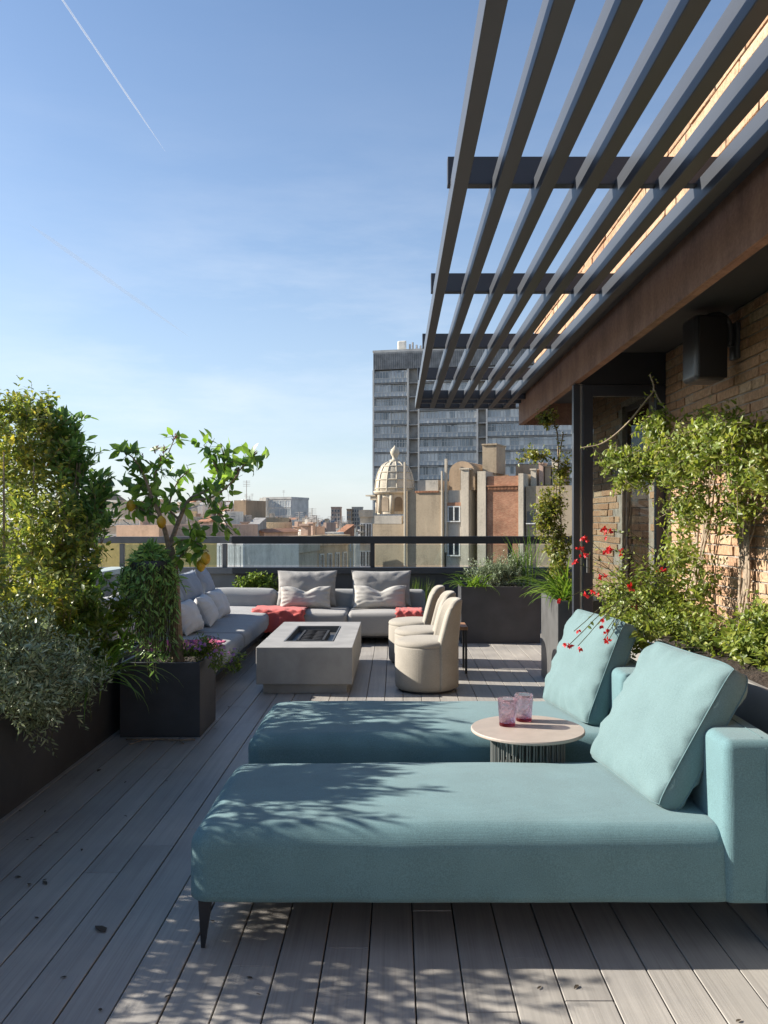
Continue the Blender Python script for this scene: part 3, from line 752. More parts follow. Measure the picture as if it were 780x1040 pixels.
def sofas():
    r = thing('sofa', 'grey outdoor sofa running along the parapet beside the lemon tree planter', 'sofa', (-1.85, 8, 0), 'grey outdoor sofas')
    for i, (a, b) in enumerate(((6.2, 7.84), (7.85, 9.3))):
        MB().add(*soft(-2.25, -1.40, a, b, .20, .365, .05, 16, .02, .006, i * 3, .008)).build('seat_cushion', 'sofa_grey', r, True)
    MB().add(*soft(-2.42, -2.24, 6.2, 9.3, .14, .60, .06, 18, .01, .006, 5)).build('backrest', 'sofa_grey', r, True)
    MB().bbox(-2.40, -1.44, 6.23, 9.28, .155, .205, .004).build('frame', 'black_metal', r)
    for x in (-2.3, -1.48):
        for y in (6.35, 7.9, 9.2): MB().tube([(x, y, .157), (x + .01, y, 0)], [.02, .012], 8).build('leg', 'black_metal', r)
    r = thing('sofa', 'grey outdoor sofa standing against the far railing', 'sofa', (-.7, 10, 0), 'grey outdoor sofas')
    for i, (a, b) in enumerate(((-1.42, -.55), (-.545, .31))):
        MB().add(*soft(a, b, 9.52, 10.35, .10, .36, .05, 14, .015, .006, i * 5 + 1, .006)).build('seat_cushion', 'cushion_grey', r, True)
    MB().add(*soft(-2.25, -1.425, 9.32, 10.35, .20, .365, .05, 14, .015, .006, 12)).build('seat_cushion', 'sofa_grey', r, True)
    MB().add(*soft(-2.42, -1.45, 10.2, 10.46, .16, .565, .08, 14, .02, .008, 2)).build('backrest', 'sofa_grey', r, True)
    MB().add(*soft(-1.445, .36, 10.26, 10.46, .16, .555, .05, 16, .01, .006, 7)).build('backrest', 'sofa_grey', r, True)
    MB().bbox(-2.38, .28, 9.60, 10.42, .075, .105, .004).build('frame', 'black_metal', r)
    for x in (-2.3, -1.3, -.4, .2):
        for y in (9.7, 10.35): MB().tube([(x, y, .077), (x, y, 0)], [.02, .015], 8).build('leg', 'black_metal', r)
sofas()
G = 'grey cushions on the sofas'
place_pillow('large grey cushion on the far sofa, just above the coral throw', (-1.07, 10.14, .37), .72, .44, .2, 0, R(-14), 'cushion_grey', seed=1)
place_pillow('large grey cushion on the far sofa, above the tub chair row', (-.175, 10.14, .37), .72, .44, .2, 0, R(-14), 'cushion_grey', seed=2)
place_pillow('cream lumbar cushion dented on top, on the far sofa above the coral throw', (-1.06, 9.90, .375), .60, .27, .15, R(2), R(-20), 'cream', seed=3, chop=.05)
place_pillow('cream lumbar cushion dented on top, on the far sofa nearest the tub chairs', (-.19, 9.90, .375), .62, .28, .15, R(-2), R(-20), 'cream', seed=4, chop=.06)
for i, y in enumerate((7.75, 8.48, 9.14)):
    place_pillow(['blue-grey back cushion at the lemon tree end of the side sofa', 'blue-grey back cushion in the middle of the side sofa', 'blue-grey back cushion next to the corner of the sofas'][i], (-1.97, y, .385), .62, .53, .18, R(90) + R((4, -3, 6)[i]), R(-17), 'blue_grey', seed=10 + i)
for i, (x, y) in enumerate(((-1.83, 7.72), (-1.80, 8.35), (-1.82, 8.98))):
    place_pillow(['white scatter cushion on the side sofa, next to the planter flowers', 'white scatter cushion between two others on the side sofa', 'white scatter cushion closest to the sofa corner'][i], (x, y, .385), .50, .31, .17, R(90) + R((-4, 6, -2)[i]), R(-26), 'white_cloth', seed=20 + i)
place_pillow('white cushion peeping out behind the trailing plant', (-2.15, 6.75, .385), .5, .45, .18, R(90), R(-18), 'white_cloth', seed=31)

def throw(name, label, mat, pts, y0, y1, axis='y', seed=0, amp=.012):
    """cloth following the profile pts [(horizontal, z)] between y0 and y1"""
    P = curve_pts([(a, 0, z) for a, z in pts], 6); n = 22; vs = []; fs = []
    top = []
    for i, p in enumerate(P):
        for j in range(n + 1):
            t = j / n; w = y0 + (y1 - y0) * t
            d = mnoise.noise(Vector((i * .22 + seed, t * 5, 0))) * amp + amp * .8 * math.sin(t * 19 + i * .12 + seed) * (i / len(P))
            e = .02 * mnoise.noise(Vector((i * .3, j * .01 if j in (0, n) else 0, seed)))
            if axis == 'y': vs.append((p.x + max(-.002, d), w + e, p.z + abs(d)))
            else: vs.append((w + e, p.x - max(-.002, d), p.z + abs(d)))
    for i in range(len(P) - 1):
        for j in range(n): a = i * (n + 1) + j; fs.append((a, a + 1, a + n + 2, a + n + 1))
    o = MB().add(vs, fs).build(name, mat, None, True)
    s = o.modifiers.new('thick', 'SOLIDIFY'); s.thickness = .006; s.offset = 1
    return tag(o, label, 'throw')
throw('throw_blanket', 'coral throw blanket draped over the seat at the corner of the sofas', 'coral', [(10.0, .392), (9.75, .395), (9.56, .395), (9.495, .36), (9.485, .28), (9.478, .14)], -1.62, -1.02, 'x', 1, .026)
throw('throw_blanket', 'folded coral blanket on the far sofa behind the tub chairs', 'coral', [(9.95, .385), (9.75, .392), (9.56, .39), (9.50, .36), (9.492, .31)], 0, .30, 'x', 4)
throw('throw_blanket', 'magenta throw over the side sofa just behind the purple flowers', 'magenta', [(-2.1, .40), (-1.8, .402), (-1.55, .401), (-1.42, .396)], 6.5, 7.1, 'y', 7)

def stool():
    r = thing('side_table', 'small wooden topped side table almost hidden behind the tub chair', 'side table', (.62, 8.05, 0))
    MB().bbox(.46, .66, 7.75, 8.1, .40, .43, .004).build('table_top', 'oak', r)
    for x in (.475, .645):
        for y in (7.77, 8.08): MB().bbox(x - .01, x + .01, y - .01, y + .01, 0, .399, .002).build('leg', 'black_metal', r)
stool()

def speaker():
    c = Vector((1.90, 5.22, 2.455))
    r = thing('wall_speaker', 'black loudspeaker on a curved bracket high on the brick wall', 'speaker', c)
    v, f = rbox(.20, .22, .40, .035, 3, 4)
    o = MB().add(v + np.array(c), f).build('cabinet', 'speaker_body', r, True)
    v, f = rbox(.18, .02, .375, .009, 2, 2); 
    MB().add(v + np.array(c) + np.array([.004, -.112, 0]), f).build('grille', 'speaker_grille', r, True)
    m = MB(); m.tube(curve_pts([c + Vector((.02, -.02, .203)), c + Vector((.09, -.03, .21)), c + Vector((.145, -.03, .15)), c + Vector((.15, -.03, .02))], 6), .022, 8); m.bbox(2.068, 2.095, c.y - .08, c.y + .02, c.z - .06, c.z + .16, .004)
    m.build('bracket', 'speaker_body', r, True)
    r.rotation_euler.z = R(4)
speaker()

# ================================================================== PLANTS
def side_shrubs():
    planter('planter_trough', 'long black trough planter full of shrubs along the deck edge', -2.46, -1.86, 1.2, 6.3, .50, 'dark_planter')
    # olive-yellow small-leaved shrub
    r = thing('shrub', 'tall yellow-green small-leaved shrub in the long black trough', 'shrub', (-2.2, 4.5, .46))
    bl = [(at(22, 465, 5.7), (.30, .35, .36), 3), (at(30, 540, 5.5), (.34, .45, .36), 3), (at(62, 560, 5.4), (.20, .35, .32), 2), (at(60, 635, 5.0), (.20, .4, .32), 2), (at(15, 625, 4.7), (.26, .45, .34), 2.4),
          (Vector((-2.2, 4.2, 1.10)), (.27, .42, .36), 2.2), (Vector((-2.2, 3.6, .95)), (.27, .42, .38), 2.2), (Vector((-2.2, 3.0, .95)), (.3, .38, .42), 3.4), (at(38, 425, 5.8), (.16, .25, .18), .7), (at(4, 415, 5.7), (.14, .25, .14), .5)]
    P, l = clump(bl, 1950, .22, 13, .040, .019, up=.6, out=.65, shell=.45, spread=.8, lnvar=.5)
    build_leaves('foliage', 'leaf_privet', r, P)
    base = [(curve_pts([(-2.25 + dx, 5.2 + dy, .45), (-2.28 + dx * 1.4, 5.3 + dy * 1.3, 1.0), (-2.35 + dx * 2, 5.5 + dy * 1.6, 1.8)], 5), [.016 - .012 * k / 10 for k in range(11)]) for dx, dy in ((0, 0), (.08, .2), (-.1, -.25), (.05, -.4), (-.05, .4))]
    stems('stem', 'bark', r, l, .002, base, 2)
    r = thing('shrub', 'dark green bay shrub with upright glossy leaves behind the yellow-green shrub', 'shrub', (-2.1, 5.2, .46))
    bl = [(at(72, 475, 5.9), (.13, .2, .26), 2), (at(58, 440, 5.9), (.10, .15, .12), .7), (at(88, 530, 5.8), (.16, .2, .2), 1.6), (at(85, 590, 5.7), (.14, .2, .22), 1), (at(100, 505, 5.8), (.06, .08, .14), .6), (Vector((-2.25, 3.55, 1.36)), (.2, .42, .2), 2.2), (Vector((-2.35, 4.3, 1.45)), (.22, .4, .22), 2.0), (Vector((-2.58, 4.9, 1.66)), (.2, .4, .22), 1.6)]
    P, l = clump(bl, 400, .24, 13, .078, .028, up=1.3, out=.5, shell=.3, spread=.62, fold=.35)
    build_leaves('foliage', 'leaf_bay', r, P); stems('stem', 'bark', r, l, .0028, [(curve_pts([(-2.2, 5.75, .45), (-2.22, 5.8, 1.1), (-2.18, 5.85, 1.8)], 5), .012)])
    r = thing('shrub', 'silvery grey low shrub spilling over the rim of the long black trough', 'shrub', (-1.95, 3.9, .46))
    bl = [(at(30, 690, 4.05), (.20, .45, .19), 3), (at(70, 690, 4.5), (.16, .25, .17), 1.6), (at(12, 660, 3.9), (.2, .35, .2), 1.5), (Vector((-2.0, 3.2, .62)), (.22, .5, .16), 1.2), (at(45, 720, 4.3), (.1, .2, .12), 1), (Vector((-2.05, 2.3, .60)), (.2, .5, .14), 1)]
    P, l = clump(bl, 700, .22, 20, .034, .0085, up=.5, out=.8, shell=.45, spread=.7, fold=.1)
    build_leaves('foliage', 'leaf_grey', r, P); stems('stem', 'stem_green', r, l, .002)
    r = thing('leafy_plant', 'bright green broad-leaved plant between the trough shrubs and the trailing plant', 'plant', (-2.05, 5.0, .46))
    bl = [(at(88, 628, 5.0), (.10, .12, .17), 2), (at(105, 655, 5.1), (.14, .14, .15), 2), (at(118, 625, 5.3), (.12, .12, .10), 1), (at(75, 660, 4.8), (.12, .12, .12), 1)]
    P, l = clump(bl, 120, .16, 9, .062, .024, up=.9, out=.8, shell=.3, spread=.85)
    build_leaves('foliage', 'leaf_fresh', r, P); stems('stem', 'stem_green', r, l, .002)
    r = thing('strappy_plant', 'strappy plant arching over the trough rim towards the square planter', 'plant', tuple(at(78, 690, 4.9)))
    m = MB(); b = at(98, 684, 4.85)
    for k in range(44):
        strap_leaf(m, b + Vector((random.gauss(0, .04), random.gauss(0, .06), random.uniform(-.06, .0))), random.uniform(-1.9, .5) if k < 34 else random.uniform(0, 6.28), random.uniform(.34, .58), random.uniform(.012, .02), random.uniform(.15, 1.1), random.uniform(1.0, 2.0))
    m.build('blade', 'leaf_strap', r, True)
side_shrubs()

def lemon():
    planter('square_planter', 'black square planter holding the lemon tree and purple flowers', -1.79, -1.27, 5.49, 5.97, .484, 'dark_planter')
    Y = 5.72
    r = thing('lemon_tree', 'small lemon tree with yellow fruit in the black square planter', 'tree', tuple(at(180, 690, Y)))
    a = lambda x, y, d=0.: at(x, y, Y + d)
    tr = MB(); tr.tube(curve_pts([a(181, 680), a(179, 640), a(177, 600), a(175, 575), a(172, 556)], 5), [.05, .047, .045, .043, .042, .041, .04, .04, .04, .039, .039, .039, .038, .038, .037, .037, .036, .035, .034, .033, .032], 10)
    tr.build('trunk', 'bark', r, True)
    limbs = [[a(172, 558), a(165, 530, -.03), a(155, 507, -.06), a(147, 485, -.08), a(136, 466, -.1), a(124, 458, -.1)],
             [a(165, 530, -.03), a(158, 500, .06), a(158, 480, .1), a(170, 462, .12), a(178, 443, .12)],
             [a(172, 556), a(182, 528, .06), a(192, 508, .08), a(206, 500, .1), a(222, 488, .12), a(215, 465, .1), a(207, 452, .1)],
             [a(192, 508, .08), a(215, 505, .02), a(235, 490, 0), a(248, 472, 0), a(262, 466, 0)],
             [a(172, 556), a(186, 548, -.1), a(200, 552, -.14), a(212, 560, -.16)],
             [a(165, 530, -.03), a(150, 520, .1), a(138, 515, .12), a(130, 505, .14)],
             [a(155, 507, -.06), a(142, 495, .02), a(130, 490, .04)],
             [a(182, 528, .06), a(172, 515, .15), a(180, 490, .2), a(192, 478, .22)],
             [a(222, 488, .12), a(228, 470, .15), a(224, 450, .16)],
             [a(206, 500, .1), a(222, 520, .0), a(232, 535, -.04)],
             [a(175, 575), a(183, 566, -.08), a(193, 556, -.1)]]
    P = []; lm = MB(); tips = []
    for li, l in enumerate(limbs):
        c = curve_pts(l, 6); n = len(c); r0 = .018 if li in (0, 2) else .009
        lm.tube(c, [r0 + (.0025 - r0) * i / (n - 1) for i in range(n)], 7, False)
        for i in range(n // 4, n):
            f = i / n; k = (1 if f < .5 and random.random() < .75 else (1 if random.random() < .6 else 2)) if random.random() < .86 else 0
            for _ in range(k):
                d = Vector((random.gauss(0, 1), random.gauss(0, 1), random.gauss(.1, .7))).normalized(); q = c[i] + d * random.uniform(.03, .10)
                lm.tube([c[i], q], [.0022, .0014], 3, False)
                P.append(twig_leaves(c[i], q, random.choice((2, 2, 3, 3)), .08, .040, spread=.9, droop=.45, fold=.25, jit=.01))
        tips.append((c[-1], (c[-1] - c[-2]).normalized()))
    for (x, y, s, n, d) in ((210, 545, .12, 26, -.1), (205, 525, .1, 16, 0), (145, 480, .1, 18, -.05), (128, 495, .08, 12, .1), (122, 520, .06, 8, .1), (222, 475, .1, 16, .1), (160, 470, .08, 10, .05), (215, 500, .12, 16, .05), (150, 515, .08, 8, 0), (190, 545, .07, 8, -.1)):
        for _ in range(n // 6):
            p = a(x, y, d) + Vector((random.gauss(0, s * .6), random.gauss(0, s * .6), random.gauss(0, s * .6))); d_ = Vector((random.gauss(0, 1), random.gauss(0, 1), random.gauss(-.2, .6))).normalized() * .08
            P.append(twig_leaves(p, p + d_, 3, .09, .046, spread=.9, droop=.5, jit=.01))
    build_leaves('crown', 'leaf_lemon', r, P)
    lm.build('limb', 'bark', r, True)
    T = []
    for (x, y) in ((158, 462), (166, 462), (144, 470), (257, 466), (252, 474), (163, 470), (176, 450), (241, 485)):
        p = a(x, y, .02)
        T.append(twig_leaves(p, p + Vector((.01, 0, .05)), 6, .035, .011, spread=.5, jit=.004))
    build_leaves('young_leaves', 'leaf_tip', r, T)
    prof = [(.001, -.046), (.008, -.042), (.02, -.034), (.03, -.015), (.032, .002), (.027, .02), (.015, .034), (.006, .040), (.001, .042)]
    for (x, y, d) in ((133, 513, .1), (209, 567, -.18), (164, 530, -.1), (204, 574, -.12)):
        MB().lathe(prof, tuple(a(x, y, d)), 16).build('lemon', 'lemon', r, True)
    # trailing plant hanging on the trunk
    c0 = a(152, 566, -.12)
    r = thing('trailing_plant', 'dense trailing plant hanging beside the lemon tree trunk', 'plant', tuple(c0))
    P = []; st = []
    for k in range(230):
        th = random.uniform(0, 6.28); rr = .165 * math.sqrt(random.random()) 
        ox, oy = math.cos(th) * rr, math.sin(th) * rr
        q = c0 + Vector((ox * .25, oy * .25, random.uniform(-.02, .03)))
        pk = c0 + Vector((ox * .7, oy * .7, .06 + .03 * random.random() - rr * rr * 4))
        hi = random.random() ** .8; zl = c0.z - .1 - hi * (.76 if ox > -.03 else .58) * random.uniform(.8, 1.05)
        pts = [q, pk, c0 + Vector((ox * 1.05, oy * 1.05, -.07 - 4 * rr * rr)), Vector((c0.x + ox * 1.02 + random.gauss(0, .02), c0.y + oy * 1.02 + random.gauss(0, .02), (c0.z + zl) / 2)), Vector((c0.x + ox * .95 + random.gauss(0, .035), c0.y + oy * .95 + random.gauss(0, .035), zl))]
        cc = curve_pts(pts, 4); st.append((cc, .0022))
        for i in range(2, len(cc) - 1):
            if random.random() < .7: P.append(twig_leaves(cc[i], cc[i + 1], random.choice((1, 2, 2)), .055, .012, spread=.6, droop=.3, jit=.012, up=.1))
    build_leaves('foliage', 'leaf_trail', r, P); stems('stem', 'stem_green', r, [], base=[(c, rr) for c, rr in st])
    m = MB(); m.lathe([(.001, -.12), (.10, -.12), (.13, .0), (.12, .0), (.09, -.1), (.001, -.1)], tuple(c0 + Vector((0, 0, -.02))), 24)
    m.tube([c0 + Vector((0, .0, -.02)), a(178, 566, 0)], .006, 5); m.build('hanging_pot', 'dark_planter', r, True)
    r = thing('flowering_plant', 'small plant with purple flowers spilling from the black square planter', 'flower', tuple(at(205, 672, 5.7)))
    bl = [(at(208, 658, 5.62), (.11, .12, .07), 3), (at(222, 668, 5.65), (.08, .1, .09), 1.2), (at(195, 660, 5.75), (.12, .12, .06), 2), (at(240, 672, 5.65), (.04, .05, .08), .5)]
    P, l = clump(bl, 150, .09, 9, .028, .009, up=.7, out=.9, shell=.3)
    build_leaves('foliage', 'leaf_fresh', r, P); stems('stem', 'stem_green', r, l, .0012)
    for (c, rr, w) in bl:
        for _ in range(int(9 * w)):
            u = Vector((random.gauss(0, 1), random.gauss(-.5, 1), abs(random.gauss(.3, 1)))).normalized(); p = np.array(c) + np.array(u) * np.array(rr) * 1.15
            ax = rv(9, 1.); ax -= (ax @ np.array(u))[:, None] * np.array(u) * .8
            build_leaves('flower', 'petal_purple', r, [leaf_mesh(np.tile(p, (9, 1)), ax, np.tile(np.array(u), (9, 1)), .016, .008, .1, .1)])
lemon()

def back_plants():
    planter('planter_trough', 'wide black planter standing at the far railing behind the tub chairs', .745, 1.65, 9.66, 10.15, .646, 'dark_planter')
    r = thing('rosemary_bush', 'grey-green rosemary bush in the wide black planter by the railing', 'shrub', (1.2, 9.9, .6))
    bl = [(Vector((1.15, 9.9, .78)), (.34, .18, .18), 3), (Vector((1.4, 9.9, .82)), (.2, .18, .2), 1.5)]
    P, l = clump(bl, 420, .2, 22, .03, .006, up=1.2, out=.6, shell=.2, spread=.6, fold=.05)
    build_leaves('foliage', 'leaf_grey', r, P); stems('stem', 'stem_green', r, l, .0022)
    r = thing('strappy_plant', 'strappy green plant drooping over the edge of the wide black planter', 'plant', (.82, 9.8, .6))
    m = MB()
    for k in range(46): strap_leaf(m, (random.uniform(.76, 1.0), random.uniform(9.70, 9.85), .60), random.uniform(2.2, 5.6), random.uniform(.25, .42), random.uniform(.016, .024), random.uniform(.5, 1.35), random.uniform(1.2, 2.4))
    m.build('blade', 'leaf_strap', r, True)
    r = thing('grassy_plant', 'upright grassy plant at the canopy end of the wide black planter', 'plant', (1.5, 9.9, .6))
    m = MB()
    for k in range(40): strap_leaf(m, (random.uniform(1.42, 1.6), random.uniform(9.75, 10.0), .60), random.uniform(0, 6.28), random.uniform(.45, .85), random.uniform(.010, .016), random.uniform(1.15, 1.5), random.uniform(.1, .7))
    m.build('blade', 'leaf_strap', r, True)
    planter('tall_planter', 'tall slim zinc planter beside the open glass door', 1.315, 1.72, 6.87, 7.66, .752, 'zinc')
    r = thing('spider_plant', 'bright arching strappy plant in the tall slim zinc planter', 'plant', (1.4, 7.2, .72))
    m = MB()
    for k in range(90):
        strap_leaf(m, (random.uniform(1.36, 1.5), random.uniform(6.95, 7.3), .71), random.uniform(1.8, 5.4), random.uniform(.30, .55), random.uniform(.018, .028), random.uniform(.5, 1.45), random.uniform(.9, 2.3))
    m.build('blade', 'leaf_strap', r, True)
    r = thing('climbing_plant', 'slender yellow-green climber rising from the tall zinc planter to the canopy', 'plant', (1.48, 7.45, .72))
    a = lambda x, y, d=0.: at(x, y, 7.45 + d)
    main = [curve_pts([a(574, 610), a(571, 560), a(569, 510), a(567, 470), a(566, 440), a(560, 425)], 6), curve_pts([a(566, 610, .1), a(563, 540, .1), a(566, 480, .1), a(572, 440, .1)], 6), curve_pts([a(567, 470), a(552, 462, .05), a(538, 464, .1), a(526, 470, .1)], 6)]
    P = []
    bl = [(a(566, 560), (.10, .12, .30), 3), (a(560, 515), (.13, .12, .2), 2), (a(553, 525), (.08, .1, .18), 1.2), (a(572, 480), (.08, .1, .16), 1), (a(556, 424), (.10, .12, .05), .9), (a(545, 462), (.12, .1, .04), .7), (a(572, 590), (.1, .1, .12), 1)]
    P, l = clump(bl, 520, .13, 8, .034, .017, up=.2, out=.8, shell=.2)
    for c in main:
        for i in range(1, len(c)): P.append(twig_leaves(c[i - 1], c[i], 3, .038, .02, spread=1., jit=.03))
    build_leaves('foliage', 'leaf_climber', r, P); stems('stem', 'bark', r, l, .0016, [(c, .006) for c in main])
    r = thing('shrub', 'small yellow-green shrub showing behind the corner of the sofas', 'shrub', (-1.55, 10.6, 0))
    bl = [(at(262, 592, 10.62), (.30, .10, .11), 1)]
    P, l = clump(bl, 170, .12, 9, .045, .02, up=.9, out=.7, shell=.3)
    build_leaves('foliage', 'leaf_fresh', r, P); stems('stem', 'stem_green', r, l, .002, [([(-1.7 + .08 * k, 10.62, 0), (-1.75 + .09 * k, 10.62, .6)], .006) for k in range(5)])
    r = thing('grassy_plant', 'tuft of thin grass showing behind the canopy end of the far sofa', 'plant', (.25, 10.62, 0))
    m = MB()
    for k in range(60): strap_leaf(m, (random.uniform(.1, .42), 10.62 + random.uniform(-.05, .05), .02), random.uniform(0, 6.28), random.uniform(.6, .72), .008, random.uniform(1.35, 1.55), random.uniform(.0, .4))
    m.build('blade', 'leaf_strap', r, True)
back_plants()

def wall_plants():
    planter('planter_trough', 'pale fibre-cement trough planter behind the chaise backrests', 1.36, 1.86, 2.2, 5.6, .785, 'fibre_cement')
    r = thing('vine', 'leafy green vine climbing the brick wall', 'vine', (1.95, 5.3, .74))
    def e(x, y, Y, rx, ry, rd, w): return (at(x, y, Y), (rd, rx * Y / F * 2.2, ry * Y / F), w)
    bl = [e(722, 445, 4.55, 44, 30, .15, 3.2), e(762, 478, 4.3, 30, 42, .14, 2.2), e(690, 468, 4.8, 34, 34, .17, 2.4), e(700, 515, 5.0, 26, 34, .14, 1.5), e(690, 565, 5.3, 20, 34, .12, 1.2), e(685, 610, 5.3, 24, 34, .14, 1.4), e(715, 600, 5.2, 12, 40, .08, .7), e(748, 520, 4.7, 26, 22, .1, .8), e(775, 445, 4.3, 14, 18, .08, .5)]
    blx = [(at(655, 474, 5.1), (.14, .2, .11), 1.6), (at(625, 466, 5.2), (.11, .15, .05), .8), (at(665, 436, 5.0), (.09, .15, .12), .8), (at(640, 487, 5.15), (.10, .15, .05), .6)]
    P, l = clump(bl + blx, 1180, .17, 10, .036, .0145, up=-.1, out=.9, shell=.25, spread=1., droop=.5, clip=lambda p: p[0] < 2.06)
    S = [curve_pts([at(590, 455, 5.5), at(612, 450, 5.45), at(635, 432, 5.35), at(655, 408, 5.25), at(664, 395, 5.2), at(660, 380, 5.2)], 6), curve_pts([at(664, 395, 5.2), at(672, 410, 5.1), at(690, 430, 5.0)], 5)]
    for c in S:
        for i in range(1, len(c)): P.append(twig_leaves(c[i - 1], c[i], 2, .022, .011, spread=1., jit=.02))
    build_leaves('foliage', 'leaf_vine', r, P)
    base = [(c, .005) for c in S]
    for k in range(12):
        x0 = random.uniform(738, 756); Y0 = random.uniform(4.85, 5.1)
        base.append((curve_pts([(2.02, 4.98 + random.gauss(0, .06), .72), (2.05, 5.0 + random.gauss(0, .05), 1.1), (2.06, 4.98 + random.gauss(0, .07), 1.45), (2.05, 5.0 + random.gauss(0, .2), 1.8), (2.05, 5.2 + random.gauss(0, .4), 2.0)], 6), random.uniform(.004, .009)))
    for k in range(10):
        y = 5.6 + random.gauss(0, .15)
        base.append((curve_pts([(1.9, y, .72), (2.0, y + random.gauss(0, .05), 1.1), (2.03, y + random.gauss(0, .08), 1.5), (2.02, y + random.gauss(0, .15), 1.9)], 6), random.uniform(.004, .009)))
    stems('stem', 'stem_dry', r, l, .0018, base, 2)
    r = thing('salvia_bush', 'loose green bush dotted with red flowers above the chaise cushions', 'shrub', (1.65, 5.0, .74))
    bl = [(at(665, 645, 5.1), (.20, .3, .20), 3), (at(640, 655, 5.1), (.17, .25, .14), 1.6), (at(700, 650, 4.9), (.18, .3, .22), 2), (at(650, 605, 5.3), (.20, .25, .22), 1.6), (at(690, 685, 4.8), (.15, .25, .08), 1), (at(625, 610, 5.4), (.12, .2, .2), .6), (at(646, 645, 4.3), (.10, .16, .10), .8), (at(632, 640, 4.35), (.07, .1, .06), .35), (Vector((1.62, 4.9, .82)), (.2, .35, .10), 1.2), (Vector((1.6, 4.35, .80)), (.2, .35, .07), 1.0), (Vector((1.66, 3.95, .80)), (.14, .3, .06), .5)]
    P, l = clump(bl, 960, .17, 10, .034, .018, up=.5, out=.8, shell=.25, spread=.9)
    fl = [(612, 537), (618, 540), (616, 560), (590, 558), (590, 565), (584, 572), (612, 585), (640, 597), (595, 545), (604, 600), (617, 556), (672, 578), (583, 641), (580, 653), (587, 656), (566, 611), (607, 634), (613, 650), (616, 640), (617, 652), (683, 660), (680, 668), (672, 652), (596, 608), (645, 618), (612, 630), (762, 605), (640, 640), (578, 655), (630, 560)]
    FL = []; S = []
    for (x, y) in fl:
        low = y > 600 and x < 628
        Y = 4.0 + random.gauss(0, .06) if low else 5.2 + random.gauss(0, .15); p = at(x, y, Y)
        b = Vector((1.62 + random.gauss(0, .12), Y + .1, max(.8, p.z - random.uniform(.1, .35))))
        if x < 600: b = Vector((1.5, Y, .86))
        if low: b = Vector((1.45, 4.75, .84))
        S.append((curve_pts([b, (b + p) / 2 + Vector((0, 0, .14 if low else .06)), p], 4), .0018))
        T = []
        for q in range(1 if low else random.choice((2, 3, 4))):
            pp = np.array(p) + np.random.default_rng(int(x * 7 + y + q)).normal(0, .012, 3); ax = rv(5, 1.); ax[:, 2] -= .4
            T.append(leaf_mesh(np.tile(pp, (5, 1)), ax, rv(5), .021, .015, .2, .3))
        FL.append(T)
        for i in range(1, 8): P.append(twig_leaves(S[-1][0][i - 1], S[-1][0][i], 1, .022, .012, spread=1.))
    build_leaves('foliage', 'leaf_vine', r, P); stems('stem', 'stem_green', r, l, .0016, S, 2)
    for T in FL: build_leaves('flower', 'petal_red', r, T)
    r = thing('shrub', 'golden green shrub at the near end of the pale trough', 'shrub', (1.7, 3.75, .74))
    bl = [(at(768, 660, 3.95), (.13, .25, .14), 2), (at(785, 640, 3.9), (.12, .25, .16), 2), (at(790, 690, 3.7), (.12, .3, .12), 1.2)]
    P, l = clump(bl, 300, .14, 9, .042, .018, up=.3, out=.9, shell=.3, spread=.9, droop=.4)
    build_leaves('foliage', 'leaf_vine', r, P); stems('stem', 'stem_green', r, l, .0018)
    r = thing('rosemary_bush', 'feathery green herb under the vine, at the near side of the red flowers', 'plant', (1.75, 4.6, .74))
    bl = [(at(720, 672, 4.5), (.12, .2, .10), 1), (at(735, 690, 4.3), (.1, .2, .06), .7)]
    P, l = clump(bl, 130, .16, 22, .025, .005, up=1.2, out=.5, shell=.2, spread=.7, fold=.05)
    build_leaves('foliage', 'leaf_grey', r, P); stems('stem', 'stem_green', r, l, .0016)
wall_plants()

def litter():
    src = None
    for (x, y, s) in ((15, 891, .022), (30, 898, .022), (44, 896, .026), (107, 948, .05), (218, 937, .014), (265, 1012, .012), (68, 993, .014), (102, 782, .03), (22, 824, .02), (68, 788, .02), (233, 718, .02), (216, 741, .022)):
        Y = EYE * F / (y - VY); p = Vector(((x - VX) * Y / F, Y, .004))
        V, T, Q = leaf_mesh([tuple(p)], np.array([[random.gauss(0, 1), random.gauss(0, 1), .15]]), np.array([[.1, .1, 1.]]), s * 1.4, s * .7, .2, .1)
        o = build_leaves('fallen_leaf', 'leaf_dead', None, [(V, T, Q)])
        tag(o, 'small dry leaf fallen on the deck boards', 'leaf', 'dry leaves on the deck')
    for k in range(26):
        X_, Y_ = (random.uniform(-1.8, -1.2), random.uniform(2.6, 5.3)) if k < 16 else (random.uniform(-1.0, 1.3), random.uniform(2.25, 2.6))
        V, T, Q = leaf_mesh([(X_, Y_, .004)], np.array([[random.gauss(0, 1), random.gauss(0, 1), .1]]), np.array([[.1, .1, 1.]]), random.uniform(.012, .03), random.uniform(.006, .012), .2, .1)
        tag(build_leaves('fallen_leaf', 'leaf_dead', None, [(V, T, Q)]), 'small dry leaf fallen on the deck boards', 'leaf', 'dry leaves on the deck')
    m = MB()
    pts = [Vector((-1.72, 5.40, .012)), Vector((-1.6, 5.36, .02)), Vector((-1.5, 5.40, .012)), Vector((-1.38, 5.37, .014)), Vector((-1.28, 5.40, .01))]
    m.tube(curve_pts(pts, 5), .006, 6); m.tube([Vector((-1.6, 5.36, .018)), Vector((-1.66, 5.28, .01))], .004, 5); m.tube([Vector((-1.38, 5.37, .014)), Vector((-1.33, 5.31, .008))], .004, 5)
    tag(m.build('fallen_twig', 'bark', None, True), 'thin twig lying on the deck before the black square planter', 'twig')
litter()

